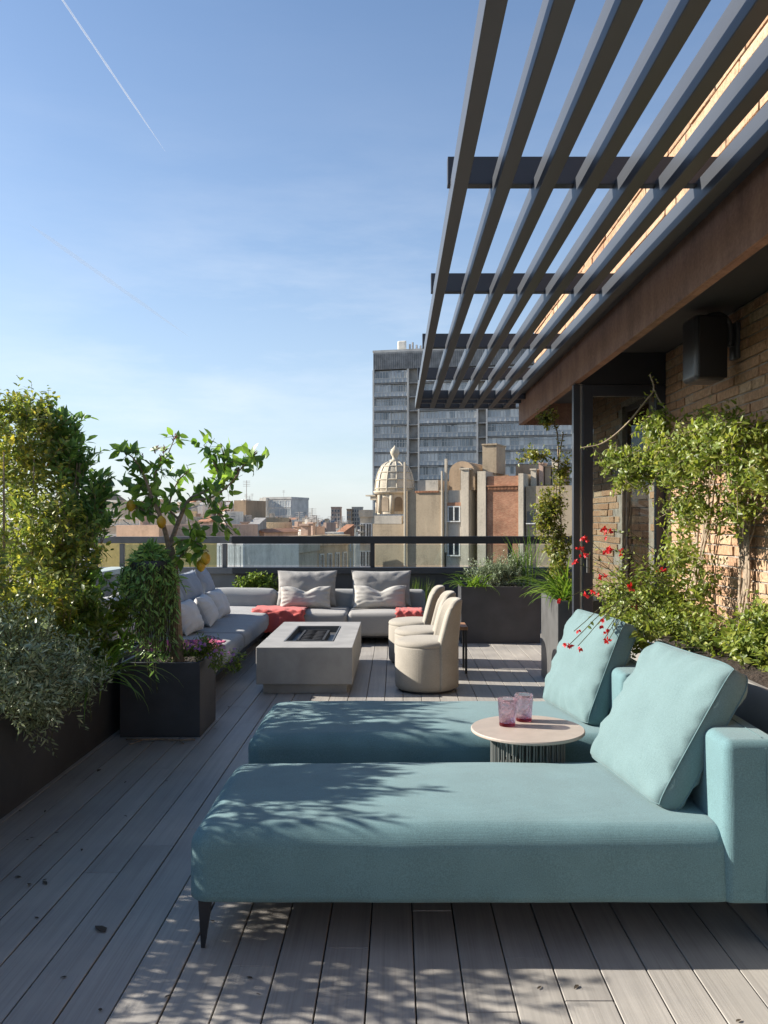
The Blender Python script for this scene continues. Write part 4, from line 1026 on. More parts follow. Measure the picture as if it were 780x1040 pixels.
# ================================================================== CITY
def city_block(label, X0, X1, Y0, Y1, zt, wall, cols=4, rows=4, roof='flat', roofmat='roof_grey', winw=1.0, winh=1.6, floor=3.1, top=1.4, group=None, side=None, sidecols=4, win='city_window', extras=(), name='apartment_block', turn=-20):
    r = thing(name, label, 'building', ((X0 + X1) / 2, (Y0 + Y1) / 2, -25), group); r.rotation_euler.z = R(turn)
    MB().box(X0, X1, Y0, Y1, -25, zt).build('wall', wall, r)
    if roof == 'flat':
        m = MB(); m.box(X0 - .15, X1 + .15, Y0 - .15, Y0 + .25, zt + .002, zt + .8); m.box(X0 - .15, X1 + .15, Y1 - .25, Y1 + .15, zt + .002, zt + .8); m.box(X0 - .15, X0 + .25, Y0 + .25, Y1 - .25, zt + .002, zt + .8); m.box(X1 - .25, X1 + .15, Y0 + .25, Y1 - .25, zt + .002, zt + .8)
        m.build('roof_parapet', wall, r)
    elif roof == 'gable':
        mx = (X0 + X1) / 2; h = (X1 - X0) * .22
        MB().add([(X0 - .3, Y0 - .3, zt + .002), (X1 + .3, Y0 - .3, zt + .002), (X1 + .3, Y1 + .3, zt + .002), (X0 - .3, Y1 + .3, zt + .002), (mx, Y0 - .3, zt + h), (mx, Y1 + .3, zt + h)], [(0, 1, 4), (2, 3, 5), (0, 4, 5, 3), (1, 2, 5, 4), (0, 3, 2, 1)]).build('roof', roofmat, r)
    elif roof == 'shed':
        MB().add([(X0 - .2, Y0 - .3, zt + .002), (X1 + .2, Y0 - .3, zt + .002), (X1 + .2, Y1, zt + .002), (X0 - .2, Y1, zt + .002), (X0 - .2, Y1, zt + 2.2), (X1 + .2, Y1, zt + 2.2)], [(0, 1, 5, 4), (2, 3, 4, 5), (0, 3, 2, 1), (0, 4, 3), (1, 2, 5)]).build('roof', roofmat, r)
    src = None
    def put(cx, cy, cz, rot):
        nonlocal src
        if src is None:
            m = MB(); w, h = winw / 2, winh / 2
            m.box(-w, w, -.03, .05, -h, h)
            src = m.build('window', win, None); ORI[src.name] = (0, 0, 0)
            o = src
            f = MB(); f.box(-w - .1, -w, -.09, .03, -h - .1, h + .1); f.box(w, w + .1, -.09, .03, -h - .1, h + .1); f.box(-w, w, -.09, .03, h, h + .1); f.box(-w - .06, w + .06, -.16, .03, -h - .12, -h - .002); f.box(-.04, .04, -.06, -.031, -h, h)
            fo = f.build('frame', 'white_frame', None); fo.parent = src
        else:
            o = src.copy(); COL.objects.link(o)
            for chd in src.children: cc = chd.copy(); COL.objects.link(cc); cc.parent = o
        o.parent = r; o.location = Vector((cx, cy, cz)) - r.location; o.rotation_euler.z = rot
    for j in range(rows):
        z = zt - top - floor * j - winh / 2
        for i in range(cols): put(X0 + (X1 - X0) * (i + .5) / cols, Y0, z, 0)
        if side == 1:
            for i in range(sidecols): put(X1, Y0 + (Y1 - Y0) * (i + .5) / sidecols, z, R(90))
        if side == -1:
            for i in range(sidecols): put(X0, Y0 + (Y1 - Y0) * (i + .5) / sidecols, z, R(-90))
    for ex in extras:
        k = ex[0]
        if k == 'box': MB().box(*ex[1:7]).build('roof_room', ex[7], r)
        if k == 'chim':
            x, y, z, h = ex[1:5]; m = MB(); m.box(x - .3, x + .3, y - .3, y + .3, z, z + h); m.box(x - .42, x + .42, y - .42, y + .42, z + h + .002, z + h + .16); m.build('chimney', 'stucco_pink', r)
        if k == 'ant':
            x, y, z, h = ex[1:5]; m = MB(); m.tube([(x, y, z), (x, y, z + h)], .05, 5)
            for q in range(4): m.tube([(x - .6, y, z + h - .25 * q - .1), (x + .6, y, z + h - .25 * q - .1)], .025, 4)
            m.build('antenna', 'roof_grey', r)
        if k == 'tank': x, y, z = ex[1:4]; MB().lathe([(.01, 0), (.7, 0), (.75, .1), (.75, 1.3), (.3, 1.6), (.01, 1.6)], (x, y, z), 16).build('water_tank', 'stucco_white', r, False)
    return r

def bearing(px0, px1, pyt, Y): a = at(px0, pyt, Y); b = at(px1, pyt, Y); return a.x, b.x, a.z

def city():
    # glass slab tower
    Y = 190.; X0, X1, zt = bearing(379, 640, 358, Y)
    r = thing('office_tower', 'wide slab tower of glazed balconies rising behind the domed roof', 'tower', ((X0 + X1) / 2, Y + 8, -25))
    MB().box(X0, X1, Y + 1.2, Y + 16, -25, zt).build('wall', 'tower_dark', r)
    MB().box(X0 - .2, X1, Y + .3, Y + 16.2, zt + .002, zt + .5).build('roof', 'tower_frame', r)
    m = MB(); m.box(X0, X1, Y + .2, Y + 1.19, zt - 3.9, zt)
    for k in range(120): x = X0 + (X1 - X0) * k / 120; m.box(x, x + .14, Y + .05, Y + .199, zt - 3.85, zt - .3)
    m.build('louvre_band', 'tower_louvre', r)
    bays = [(379.6, 397), (397.3, 414.5), (426.5, 445.5), (445.8, 465), (465.3, 484.5), (495, 517), (517.3, 540), (540.3, 563), (563.3, 590)]
    fl = 3.1
    for j in range(13):
        zz = zt - 4.0 - fl * (j + 1)
        for bi, (a, b) in enumerate(bays):
            xa, xb = at(a, 0, Y).x, at(b, 0, Y).x
            if a > 485 and j < 1: pass
            sl = random.choice((0, .5, 0, .25))
            m = MB(); m.box(xa, xb, Y + .35 + sl * .5, Y + 1.19, zz + 1.15, zz + 2.9)
            w = m.build('window', 'tower_glass', r)
            f = MB(); n = random.choice((5, 6, 6, 7))
            for q in range(n + 1): x = xa + (xb - xa) * q / n; f.box(x - .06, x + .06, Y + .24 + sl * .5, Y + .349 + sl * .5, zz + 1.15, zz + 2.9)
            if random.random() < .5: f.box(xa, xb, Y + .26 + sl * .5, Y + .347 + sl * .5, zz + 2.3, zz + 2.38)
            fo = f.build('mullion', 'tower_frame', r); sub(fo, w)
        for (a, b) in ((379.6, 414.5), (426.5, 484.5), (495, 640)):
            xa, xb = at(a, 0, Y).x, at(b, 0, Y).x
            nb = max(2, int((xb - xa) / 3.9)); 
            for q in range(nb):
                ua, ub = xa + (xb - xa) * q / nb + .03, xa + (xb - xa) * (q + 1) / nb - .03
                pf = MB().box(ua, ub, Y, Y + .1, zz + .22, zz + 1.14).build('balcony_front', 'tower_parapet', r)
                f = MB()
                for t in range(5): x = ua + (ub - ua) * t / 4; f.box(x - .03, x + .03, Y - .04, Y - .003, zz + .22, zz + 1.16)
                f.box(ua, ub, Y - .05, Y - .045 + .04, zz + 1.161, zz + 1.24); sub(f.build('balcony_rail', 'tower_frame', r), pf)
        MB().box(X0, X1, Y + .12, Y + 1.19, zz - .12, zz + .12).build('floor_slab', 'tower_dark', r)
    for x in (379.2, 415, 426, 485, 494.4):
        xx = at(x, 0, Y).x; MB().box(xx - .18, xx + .18, Y - .06, Y + 1.19, -25, zt - 3.95).build('pier', 'tower_frame', r)
    MB().lathe([(.01, 0), (.5, .15), (.95, .5), (1.05, .75), (1.0, .76), (.4, .2), (.01, .1)], (0, 0, 0), 20)
    p = at(406, 352, Y + 3)
    m = MB(); v, f = rbox(2.0, .5, 2.0, .24, 4, 4); m.add(v + np.array(p), f); m.tube([p, (p.x, p.y, zt + .5)], .2, 6); m.build('dish', 'stucco_white', r, True)
    m = MB()
    for x, h in ((414, 1.6), (417, 2.0), (421, 1.4), (425, 1.2)): q = at(x, 355, Y + 3); m.tube([(q.x, q.y, zt + .5), (q.x, q.y, zt + .5 + h)], .22, 5)
    m.build('antenna', 'roof_grey', r)

    # domed church-like corner building
    Y = 70.
    def pz(y, YY=Y): return EYE - (y - VY) * YY / F
    def pxx(x, YY=Y): return (x - VX) * YY / F
    r = thing('domed_building', 'pale stone building with a ribbed dome and pointed finial', 'building', (pxx(402), Y + 3, -25))
    cx, cy = pxx(402) - 1.25, Y + 2.6; rd = pxx(422.5) - pxx(402)
    prof = []
    for k in range(17):
        t = k / 16; prof.append((max(.02, rd * math.cos(t * math.pi / 2) ** .66), pz(498) + (pz(466.5) - pz(498)) * math.sin(t * math.pi / 2)))
    MB().lathe(prof, (cx, cy, 0), 40).build('dome', 'stone_dome', r, True)
    m = MB()
    for k in range(12):
        a = 2 * math.pi * k / 12
        m.tube([(cx + (q[0] + .02) * math.cos(a), cy + (q[0] + .02) * math.sin(a), q[1]) for q in prof[:15]], .06, 5, False)
    for q in prof[1:13:3]: m.tube([(cx + (q[0] + .02) * math.cos(2 * math.pi * i / 40), cy + (q[0] + .02) * math.sin(2 * math.pi * i / 40), q[1]) for i in range(41)], .06, 4, False)
    m.build('dome_rib', 'stone_dome', r, True)
    z = pz(466.5); MB().lathe([(.45, z - .1), (.45, z + .15), (.25, z + .2), (.22, z + .4), (.34, z + .6), (.4, z + .8), (.32, z + 1.05), (.12, z + 1.25), (.03, z + 1.4)], (cx, cy, 0), 14).build('finial', 'stone_dome', r, True)
    MB().lathe([(rd * .90, pz(522)), (rd * .90, pz(501.5)), (rd * 1.04, pz(500.5)), (rd * 1.1, pz(499)), (rd * 1.1, pz(497.8)), (rd * .9, pz(497.5))], (cx, cy, 0), 32).build('drum', 'stucco_cream', r, False)
    for k in range(8):
        m = MB(); a = 2 * math.pi * (k + .3) / 8; m.tube([(cx + rd * .93 * math.cos(a), cy + rd * .93 * math.sin(a), pz(521)), (cx + rd * .93 * math.cos(a), cy + rd * .93 * math.sin(a), pz(502))], .17, 8); m.build('column', 'stone_dome', r, True)
    for k in range(8):
        a = 2 * math.pi * (k + .8) / 8; c, s = math.cos(a), math.sin(a); w = .34
        q = lambda u, zz, o: (cx + (rd * .90 + o) * c - u * s, cy + (rd * .90 + o) * s + u * c, zz)
        vs = [q(-w, pz(519), .03), q(w, pz(519), .03), q(w, pz(508), .03)] + [q(w * math.cos(t), pz(508) + w * math.sin(t), .03) for t in (.6, 1.2, 1.9, 2.5)] + [q(-w, pz(508), .03)]
        vs2 = [(v[0] - .1 * c, v[1] - .1 * s, v[2]) for v in vs]; n = len(vs)
        MB().add(vs + vs2, [tuple(range(n))] + [(i, (i + 1) % n, n + (i + 1) % n, n + i) for i in range(n)]).build('window', 'city_shutter', r)
    m = MB(); m.box(pxx(376), pxx(411.5), Y, Y + 9, -25, pz(532)); m.build('wall', 'stucco_beige', r)
    m = MB(); m.box(pxx(378), pxx(408.5), Y - .02, Y + .3, pz(532) + .003, pz(523.6)); m.build('terrace_parapet', 'stucco_grey', r)
    m = MB(); m.box(cx - rd * 1.45, cx - rd * .9, cy - .8, cy + 1.5, pz(503), pz(501.5)); m.box(cx - rd * 1.2, cx - rd * .85, cy - .7, cy + 1.4, pz(507), pz(503) - .003); m.build('cornice', 'stone_dome', r)
    # blank party wall
    r = thing('party_wall_house', 'house with a blank weathered beige wall and a vertical drain pipe next to the dome', 'building', (pxx(433), Y + 6, -25))
    MB().box(pxx(412), pxx(455), Y - .4, Y + 12, -25, pz(499)).build('wall', 'stucco_beige', r)
    m = MB(); m.box(pxx(426), pxx(448), Y - .2, Y + 8, pz(499) + .003, pz(488.5)); m.build('roof_room', 'stucco_grey', r)
    m = MB()
    for k in range(16): x = pxx(425) + (pxx(450) - pxx(425)) * k / 16; m.box(x, x + .09, Y - .5, Y - .403, pz(501), pz(499.2))
    m.build('tile_edge', 'roof_tile', r)
    m = MB(); m.tube([(pxx(414), Y - .55, -20), (pxx(414), Y - .55, pz(470))], .10, 6); m.tube([(pxx(453.5), Y - .5, -20), (pxx(453.5), Y - .5, pz(480))], .08, 6); m.build('drain_pipe', 'stucco_cream', r)
    # arched gable house
    r = thing('gabled_house', 'narrow house with a round arched gable and one white framed window', 'building', (pxx(470), Y + 6, -25))
    MB().box(pxx(455.3), pxx(480), Y - .2, Y + 11, -25, pz(499)).build('wall', 'stucco_grey', r)
    vs = [(pxx(457), 0, pz(499)), (pxx(484), 0, pz(499)), (pxx(484), 0, pz(482))] + [(pxx(470.5) + 1.08 * math.cos(t), 0, pz(482) + .95 * math.sin(t)) for t in np.linspace(.05, 3.09, 13)] + [(pxx(457), 0, pz(482))]
    n = len(vs); MB().add([(v[0], Y + .1, v[2] + .003) for v in vs] + [(v[0], Y + 5, v[2] + .003) for v in vs], [tuple(range(n)), tuple(range(n, 2 * n))[::-1]] + [(i, (i + 1) % n, n + (i + 1) % n, n + i) for i in range(n)]).build('gable', 'stucco_brown', r)
    m = MB(); m.box(pxx(471.5), pxx(479.5), Y - .40, Y - .21, -25, pz(479)); m.box(pxx(470.5), pxx(480.5), Y - .5, Y + .9, pz(479) + .003, pz(477.4)); m.build('pilaster', 'stucco_cream', r)
    m = MB(); m.box(pxx(454.8), pxx(457), Y - .45, Y - .21, pz(560), pz(468)); m.build('pilaster', 'stucco_cream', r)
    for (yt, yb) in ((515, 528.5), (549, 562)):
        w = MB().box(pxx(458), pxx(470), Y - .26, Y - .203, pz(yb), pz(yt)).build('window', 'city_window', r)
        f = MB(); 
        for (a, b, c, d) in ((457.4, 458.6, yt - .6, yb + .6), (463.4, 464.6, yt, yb), (469.4, 470.6, yt - .6, yb + .6)): f.box(pxx(a), pxx(b), Y - .34, Y - .262, pz(d), pz(c))
        f.box(pxx(458.6), pxx(469.4), Y - .335, Y - .262, pz(yt + .6), pz(yt - .6)); f.box(pxx(457), pxx(471), Y - .4, Y - .262, pz(yb + 1.6), pz(yb + .61)); sub(f.build('frame', 'white_frame', r), w)
        MB().box(pxx(457), pxx(471), Y - .3, Y - .203, pz(yt - .8), pz(yt - 4)).build('lintel', 'city_brick', r)
    # dark shaft, chimney
    r = thing('stair_shaft', 'dark recessed shaft with a tall square plastered chimney above', 'building', (pxx(487), Y + 5, -25))
    MB().box(pxx(480.2), pxx(488), Y + 1.2, Y + 9, -25, pz(482)).build('wall', 'stucco_brown', r)
    m = MB(); m.box(pxx(485.5), pxx(500), Y + 1.5, Y + 4, pz(482) + .003, pz(454)); m.box(pxx(485), pxx(500.6), Y + 1.4, Y + 4.1, pz(454) + .003, pz(452.5)); m.build('chimney', 'stucco_beige', r)
    m = MB(); m.box(pxx(488.2), pxx(496.6), Y - .45, Y + 6, -25, pz(481)); m.build('pilaster', 'stucco_cream', r)
    # red brick
    r = thing('brick_house', 'house with a red brick wall between two pale plastered piers', 'building', (pxx(513), Y + 6, -25))
    MB().box(pxx(496.8), pxx(528), Y - .3, Y + 11, -25, pz(498)).build('wall', 'city_brick', r)
    MB().box(pxx(496.8), pxx(528), Y - .28, Y + 11, pz(497.6), pz(486)).build('attic_wall', 'city_brick', r)
    m = MB()
    for k in range(22): x = pxx(497) + (pxx(527.5) - pxx(497)) * k / 22; m.box(x, x + .06, Y - .40, Y - .302, pz(499), pz(496))
    m.box(pxx(496.8), pxx(528), Y - .45, Y - .283, pz(495.9), pz(495)); m.build('dentil_band', 'roof_tile', r)
    MB().box(pxx(528.2), pxx(533), Y - .45, Y + 10, -25, pz(484)).build('pier', 'stucco_cream', r)
    m = MB(); m.box(pxx(510), pxx(528), Y + 4, Y + 8, pz(486) + .003, pz(472)); m.build('roof_room', 'stucco_beige', r)
    # plaster house with chimneys
    r = thing('plaster_house', 'plastered house with a shuttered window and a row of chimney stacks', 'building', (pxx(560), Y + 6, -25))
    MB().box(pxx(533.2), pxx(640), Y - .2, Y + 11, -25, pz(496)).build('wall', 'stucco_beige', r)
    w = MB().box(pxx(534.5), pxx(542), Y - .26, Y - .203, pz(531), pz(520)).build('window', 'city_window', r)
    sub(MB().box(pxx(534), pxx(542.5), Y - .4, Y - .205, pz(532), pz(531) - .003).build('sill', 'white_frame', r), w)
    for k, (x, w_, yt) in enumerate(((534, 5, 480), (541, 4, 474), (546, 5, 477), (552, 6, 471), (560, 5, 478), (575, 6, 474))):
        m = MB(); m.box(pxx(x), pxx(x + w_), Y + 1 + k * .3, Y + 2.2 + k * .3, pz(496) + .003, pz(yt)); m.box(pxx(x - .6), pxx(x + w_ + .6), Y + .9 + k * .3, Y + 2.3 + k * .3, pz(yt) + .003, pz(yt - 1.2)); m.build('chimney', ('stucco_cream', 'stucco_pink', 'stucco_beige')[k % 3], r)

    piv = Vector((pxx(402), Y, 0)); M = Matrix.Rotation(R(-24), 3, 'Z')
    for o in [o for o in COL.objects if o.parent is None and o.name in ('domed_building', 'party_wall_house', 'gabled_house', 'stair_shaft', 'brick_house', 'plaster_house')]:
        d = o.location - piv; o.location = piv + M @ Vector((d.x * 1.03, d.y, d.z)); o.rotation_euler.z = R(-24)
    tw = bpy.data.objects['office_tower']; piv = Vector((X0, 190, 0)); M = Matrix.Rotation(R(-12.5), 3, 'Z'); tw.location = piv + M @ (tw.location - piv); tw.rotation_euler.z = R(-12.5)
    # hand placed city to the other side
    def B(label, a, b, yt, Y, d, wall, **kw):
        X0, X1, z = bearing(a, b, yt, Y); return city_block(label, X0, X1, Y, Y + d, z, wall, **kw)
    c0 = B('cream apartment house with cornice bands and a dark hipped attic behind the lemon tree', 88, 134, 508, 60, 8, 'stucco_cream', cols=5, rows=2, winw=.55, winh=1.0, floor=2.6, top=.95, roof='none', turn=-14)
    xa, xb = at(88, 0, 60).x, at(134, 0, 60).x; zt = at(0, 508, 60).z
    m = MB()
    for zz in (zt - .18, zt - .85, zt - 2.4): m.box(xa - .2, xb + .2, 59.75, 59.995, zz, zz + .16)
    cb = m.build('cornice', 'stucco_white', c0); 
    hx = at(110, 0, 62).x
    MB().add([(hx - 1.1, 60.6, zt + .003), (hx + 1.1, 60.6, zt + .003), (hx + 1.1, 63.5, zt + .003), (hx - 1.1, 63.5, zt + .003), (hx - .3, 61.8, zt + 1.1), (hx + .3, 61.8, zt + 1.1)], [(0, 1, 5, 4), (2, 3, 4, 5), (1, 2, 5), (3, 0, 4), (0, 3, 2, 1)]).build('attic_roof', 'stucco_brown', c0)
    c1 = B('pale terrace house with a white balustrade on its roof edge', 112, 152, 534.5, 52, 6, 'stucco_cream', cols=4, rows=1, winw=.6, winh=1.1, top=.6, roof='none', turn=-10)
    xa, xb = at(112, 0, 52).x, at(152, 0, 52).x; zt = at(0, 534.5, 52).z
    m = MB(); m.box(xa, xb, 51.9, 52.15, zt + .003, zt + .09); m.box(xa, xb, 51.9, 52.15, zt + .44, zt + .54)
    for k in range(26): x = xa + (xb - xa) * (k + .5) / 26; m.box(x - .022, x + .022, 51.97, 52.07, zt + .091, zt + .439)
    m.build('balustrade', 'stucco_white', c1)
    for k, (px, w_) in enumerate(((141, 6), (149, 4))): m = MB(); x = at(px, 0, 55).x; m.box(x, x + w_ * .064, 54, 55, zt + .003, zt + 1.6 - .4 * k); m.build('chimney', 'stucco_pink', c1)
    B('yellow painted house seen through the railing below the lemon leaves', 92, 134, 551, 36, 10, 'stucco_yellow', cols=3, rows=1, winw=.6, winh=.9, top=.35, roof='none')
    B('pinkish plastered house seen through the railing under the lemons', 150, 196, 549, 44, 10, 'stucco_pink', cols=4, rows=1, winw=.6, winh=1., top=.4)
    B('beige block with a stair tower on its roof beside the glass office block', 236, 264, 531, 120, 14, 'stucco_beige', cols=3, rows=2, winw=1.2, top=1.5, extras=[('box', at(243, 0, 124).x, at(257, 0, 124).x, 124, 130, at(0, 531, 120).z, at(0, 508, 124).z, 'stucco_brown'), ('ant', at(252, 0, 126).x, 126, at(0, 508, 124).z, 3)])
    B('long ochre house with a flat roof below the glass office block', 248, 280, 537, 105, 7, 'stucco_ochre', cols=4, rows=1, winw=1., top=1.2)
    B('brick-red house next to the long ochre house', 264, 282, 541, 90, 8, 'stucco_pink', cols=3, rows=2, winw=.7, winh=1., top=.5, floor=2.4, roof='gable', roofmat='roof_tile')
    B('glass office block with a white stair core on the skyline', 272, 304, 507, 300, 14, 'tower_frame', cols=5, rows=5, winw=1.9, winh=2.2, floor=2.9, top=.6, win='tower_parapet', name='office_block', extras=[('box', at(270, 0, 299).x, at(277.5, 0, 299).x, 298.5, 308, -25, at(0, 505.5, 299).z, 'stucco_white'), ('box', at(264, 0, 303).x, at(269, 0, 303).x, 303, 310, -25, at(0, 507, 303).z, 'tower_parapet'), ('ant', at(290, 0, 305).x, 305, at(0, 506, 300).z, 3.)])
    B('slim brown tower standing alone on the skyline', 336.7, 346, 516, 520, 6, 'stucco_pink', turn=-6, cols=3, rows=7, winw=1.0, winh=1.4, floor=2.6, top=1., name='high_rise')
    B('slim tower with a tan flank, one of the pair on the skyline', 352.5, 357, 518, 520, 5, 'stucco_brown', turn=-6, cols=2, rows=7, winw=.6, winh=1.4, floor=2.6, top=1., name='high_rise')
    B('dark striped tower, broader one of the pair on the skyline', 357.8, 368, 516, 525, 6, 'stucco_grey', turn=-6, cols=4, rows=7, winw=.9, winh=1.9, floor=2.6, top=.8, name='high_rise')
    B('glazed lightwell box with pale vertical strips just beyond the railing', 242, 269, 552, 34, 5, 'stucco_white', cols=7, rows=1, winw=.09, winh=3.4, top=.1, win='tower_parapet', roof='none', name='glazed_box')
    B('low cream house just beyond the railing', 271, 303, 563, 50, 7, 'stucco_cream', cols=3, rows=1, winw=.7, winh=.8, top=.3, turn=-8)
    B('tan apartment house with shuttered windows along the street canyon', 306, 326, 556, 62, 9, 'stucco_ochre', cols=4, rows=2, side=1, sidecols=6, winw=.6, winh=1.3, top=.7, win='city_shutter', extras=[('chim', at(312, 0, 66).x, 66, at(0, 551, 62).z, 1.2)])
    B('ornate cream corner house with ledges at the edge of the street', 368, 380, 525, 95, 10, 'stucco_cream', cols=2, rows=5, side=-1, sidecols=3, winw=.45, winh=1.6, top=.8, turn=-3, extras=[('box', at(367, 0, 94).x, at(372, 0, 94).x, 94.2, 100, at(0, 541, 94).z, at(0, 540, 94).z, 'stone_dome'), ('box', at(366.6, 0, 94).x, at(372, 0, 94).x, 94.1, 100, at(0, 534, 94).z, at(0, 533, 94).z, 'stone_dome'), ('box', at(366.6, 0, 94).x, at(372, 0, 94).x, 94.1, 100, at(0, 551, 94).z, at(0, 549.6, 94).z, 'stone_dome')])
    # far rows along the street and the roofscape
    lab = 'small far apartment block in the mass of roofs along the horizon'; grp = 'far apartment blocks on the horizon'
    mats = ['stucco_cream', 'stucco_white', 'stucco_beige', 'stucco_ochre', 'stucco_grey', 'stucco_pink', 'stucco_cream', 'stucco_white']
    rs = random.Random(11)
    rows_ = []
    for (Yr, ytop, x_a, x_b, wpx) in ((80, 552, 196, 240, 16), (95, 552, 284, 330, 12), (115, 549, 284, 340, 11), (140, 545, 276, 345, 11), (170, 541, 270, 350, 11), (215, 537, 262, 352, 10), (270, 533, 255, 354, 9), (340, 530.5, 250, 356, 8), (430, 529, 244, 360, 7), (560, 534, 330, 374, 6), (430, 541, 352, 364, 4), (300, 546, 346, 360, 5), (210, 551, 338, 356, 6), (110, 538, 80, 150, 20), (140, 529, 130, 240, 16), (180, 520, 130, 240, 14), (250, 512, 80, 244, 13), (330, 514, 170, 262, 10), (420, 519, 180, 300, 9), (520, 522, 250, 322, 7)):
        x = x_a
        while x < x_b:
            w = wpx * rs.uniform(.45, 1.05); yt = ytop + rs.uniform(-3.0, 4.0)
            if x > 300: yt = max(yt, 530 + (x - 300) * .15)
            if x > 322 and Yr < 540: yt = max(yt, 540 + rs.uniform(0, 3))
            Xa, Xb, z = bearing(x, min(x + w, x_b + 2), yt, Yr); dep = rs.uniform(6, 10)
            px = Yr / F; ex = []
            Yk = Yr + rs.uniform(0, Yr * .12)
            mx_ = (Xa + Xb) / 2
            if rs.random() < .75: ex.append(('chim', Xa + (Xb - Xa) * rs.uniform(.2, .8), Yk + 3, z, rs.uniform(1, 2.2)))
            if rs.random() < .7: ex.append(('ant', Xa + (Xb - Xa) * rs.uniform(.2, .8), Yk + 4, z, rs.uniform(2, 4)))
            if rs.random() < .5: c = Xa + (Xb - Xa) * rs.uniform(.3, .6); ex.append(('box', c - (Xb - Xa) * .16, c + (Xb - Xa) * .2, Yk + 3, Yk + 6, z + .003, z + rs.uniform(1.8, 3), rs.choice(mats)))
            if rs.random() < .2: ex.append(('tank', Xa + (Xb - Xa) * .7, Yk + 2, z))
            rf = rs.choice(('flat', 'flat', 'flat', 'shed'))
            nc = rs.choice((3, 4)) if Yr < 260 else rs.choice((2, 3))
            city_block(lab, Xa, Xb, Yk, Yk + dep, z, rs.choice(mats), cols=nc, rows=(4 if Yr < 260 else 2), winw=(Xb - Xa) / nc * .36, winh=1.35, floor=2.7, top=.55, roof=rf, roofmat=rs.choice(('roof_tile', 'roof_grey')), extras=ex, group=grp, turn=rs.uniform(-30, -8), win=rs.choice(('city_window', 'city_shutter')), side=(1 if (284 <= x < 350 and Yr < 200) else None), sidecols=3)
            x += w + rs.uniform(-.3, 2)
city()

# ================================================================== SKY, LIGHT, CAMERA
def contrail(label, a, b, Y, r0, r1, mat):
    p, q = at(*a, Y), at(*b, Y); n = 24; pts = []; rad = []
    for i in range(n + 1):
        t = i / n; pts.append(p.lerp(q, t)); rad.append((r0 + (r1 - r0) * t) * min(1, .06 + 7 * t) * min(1, .1 + 3 * (1 - t)) * (1 + .4 * mnoise.noise(Vector((i * .7, Y, 0)))))
    if mat == 'contrail_faint':     # flat ribbon, turned between sun and viewer so the trail renders bright
        nn = (SUN + (Vector((0, 0, 0)) - p).normalized()).normalized(); sd_ = (q - p).normalized().cross(nn).normalized(); vs = []; fs = []
        for c, r_ in zip(pts, rad): vs += [c + sd_ * r_, c + nn * .6, c - sd_ * r_, c - nn * .6]
        for i in range(n):
            for k in range(4): fs.append((i * 4 + k, i * 4 + (k + 1) % 4, i * 4 + 4 + (k + 1) % 4, i * 4 + 4 + k))
        tag(MB().add(vs, fs).build('contrail', mat, None, False), label, 'contrail'); return
    tag(MB().tube(pts, rad, 8).build('contrail', mat, None, True), label, 'contrail')
SUN = Vector((-1.9, .30, 1.0)).normalized()
contrail('bright thin white contrail slanting down across the blue sky', (50, -20), (168, 154), 3000, 3.6, 2.6, 'contrail')
contrail('faint contrail low in the sky above the lemon tree', (30, 228), (192, 342), 3000, 7.5, 6, 'contrail_faint')

SUN = Vector((-1.9, .30, 1.0)).normalized()
elev = math.asin(SUN.z); azim = math.atan2(SUN.x, SUN.y)   # measured from +Y towards +X
w = bpy.data.worlds.new('World'); sc.world = w; w.use_nodes = True
nt = w.node_tree; nt.nodes.clear()
out = nt.nodes.new('ShaderNodeOutputWorld'); bg = nt.nodes.new('ShaderNodeBackground'); bg.inputs[1].default_value = .067
sky = nt.nodes.new('ShaderNodeTexSky'); sky.sky_type = 'NISHITA'; sky.sun_disc = False; sky.sun_elevation = elev; sky.sun_rotation = azim
sky.altitude = 50; sky.air_density = 1.0; sky.dust_density = .5; sky.ozone_density = 3.0
tc = nt.nodes.new('ShaderNodeTexCoord'); mp = nt.nodes.new('ShaderNodeMapping'); mp.inputs['Scale'].default_value = (1.2, 1.2, 5.5); mp.inputs['Rotation'].default_value = (.12, .1, .5)
L(nt, tc.outputs['Generated'], mp.inputs[0])
n1 = noise(nt, mp.outputs[0], 2.6, 7, .62)
mp2 = nt.nodes.new('ShaderNodeMapping'); mp2.inputs['Scale'].default_value = (1, 1, 2.2); L(nt, tc.outputs['Generated'], mp2.inputs[0])
n2 = noise(nt, mp2.outputs[0], 1.3, 3, .5)
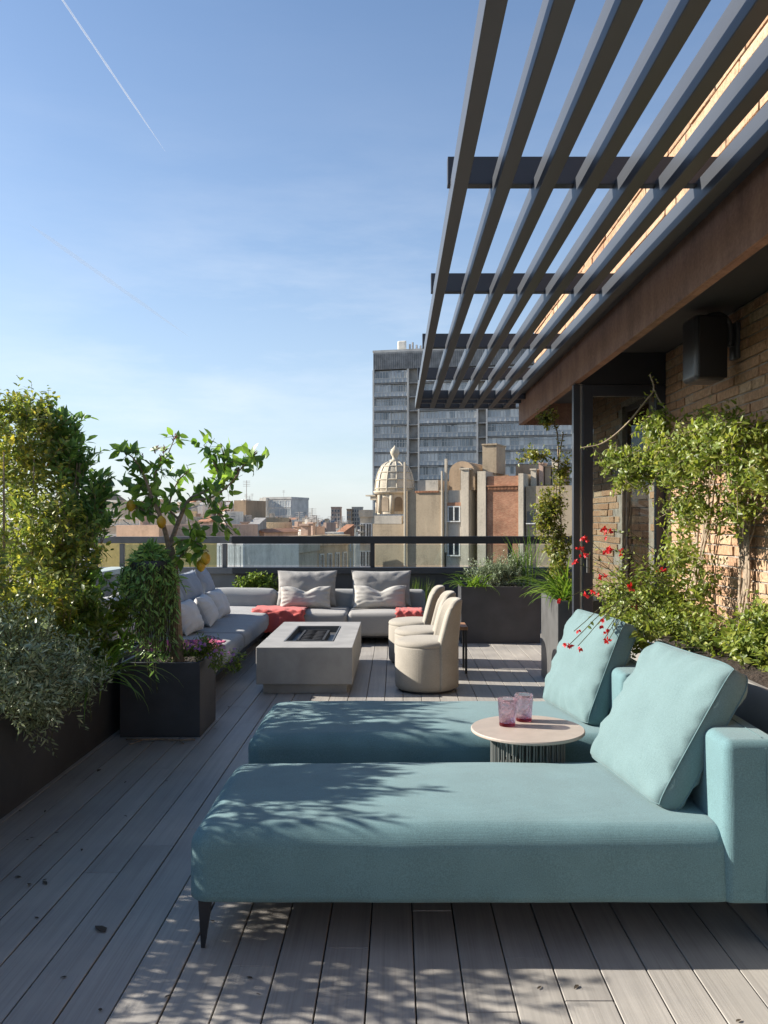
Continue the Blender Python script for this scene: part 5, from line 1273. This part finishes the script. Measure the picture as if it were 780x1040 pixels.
wisp = math_(nt, 'MULTIPLY', ramp(nt, n1, [(.42, (0, 0, 0)), (.78, (1, 1, 1))]), ramp(nt, n2, [(.38, (0, 0, 0)), (.65, (1, 1, 1))]))
sx = nt.nodes.new('ShaderNodeSeparateXYZ'); L(nt, tc.outputs['Generated'], sx.inputs[0])
low = ramp(nt, sx.outputs[2], [(.0, (1, 1, 1)), (.45, (.12, .12, .12))])
fac = math_(nt, 'MULTIPLY', math_(nt, 'MULTIPLY', wisp, low), .55)
pale = ramp(nt, sx.outputs[2], [(.0, (.62, .62, .62)), (.12, (.42, .42, .42)), (.32, (.13, .13, .13)), (.6, (.0, .0, .0))])
L(nt, mixc(nt, fac, mixc(nt, pale, sky.outputs[0], (3.75, 4.2, 4.8, 1)), (6.2, 6.3, 6.5, 1)), bg.inputs[0]); L(nt, bg.outputs[0], out.inputs[0])
sd = bpy.data.lights.new('sun', 'SUN'); sd.energy = 3.9; sd.angle = R(.53); sd.color = (1, .93, .82)
so = bpy.data.objects.new('sun', sd); COL.objects.link(so); so.rotation_euler = SUN.to_track_quat('Z', 'Y').to_euler(); so.location = (-20, 10, 20)

cd = bpy.data.cameras.new('camera'); co = bpy.data.objects.new('camera', cd); COL.objects.link(co)
co.location = (0, 0, EYE); co.rotation_euler = (R(90), 0, 0)
cd.sensor_fit = 'HORIZONTAL'; cd.sensor_width = 36; cd.lens = 36 * F / 780
cd.shift_x = -12 / 780; cd.shift_y = 8 / 780
cd.clip_start = .05; cd.clip_end = 30000
sc.camera = co
vs_ = sc.view_settings; sc.display_settings.display_device = 'sRGB'
vs_.view_transform = 'Standard'; vs_.look = 'None'; vs_.gamma = 1; vs_.use_curve_mapping = False; vs_.exposure = 1.5
cy_ = sc.cycles; cy_.use_denoising = True; cy_.max_bounces = 8; cy_.transparent_max_bounces = 16; cy_.diffuse_bounces = 4; cy_.glossy_bounces = 4; cy_.transmission_bounces = 8; cy_.caustics_refractive = False; cy_.caustics_reflective = False
cy_.sample_clamp_indirect = 6
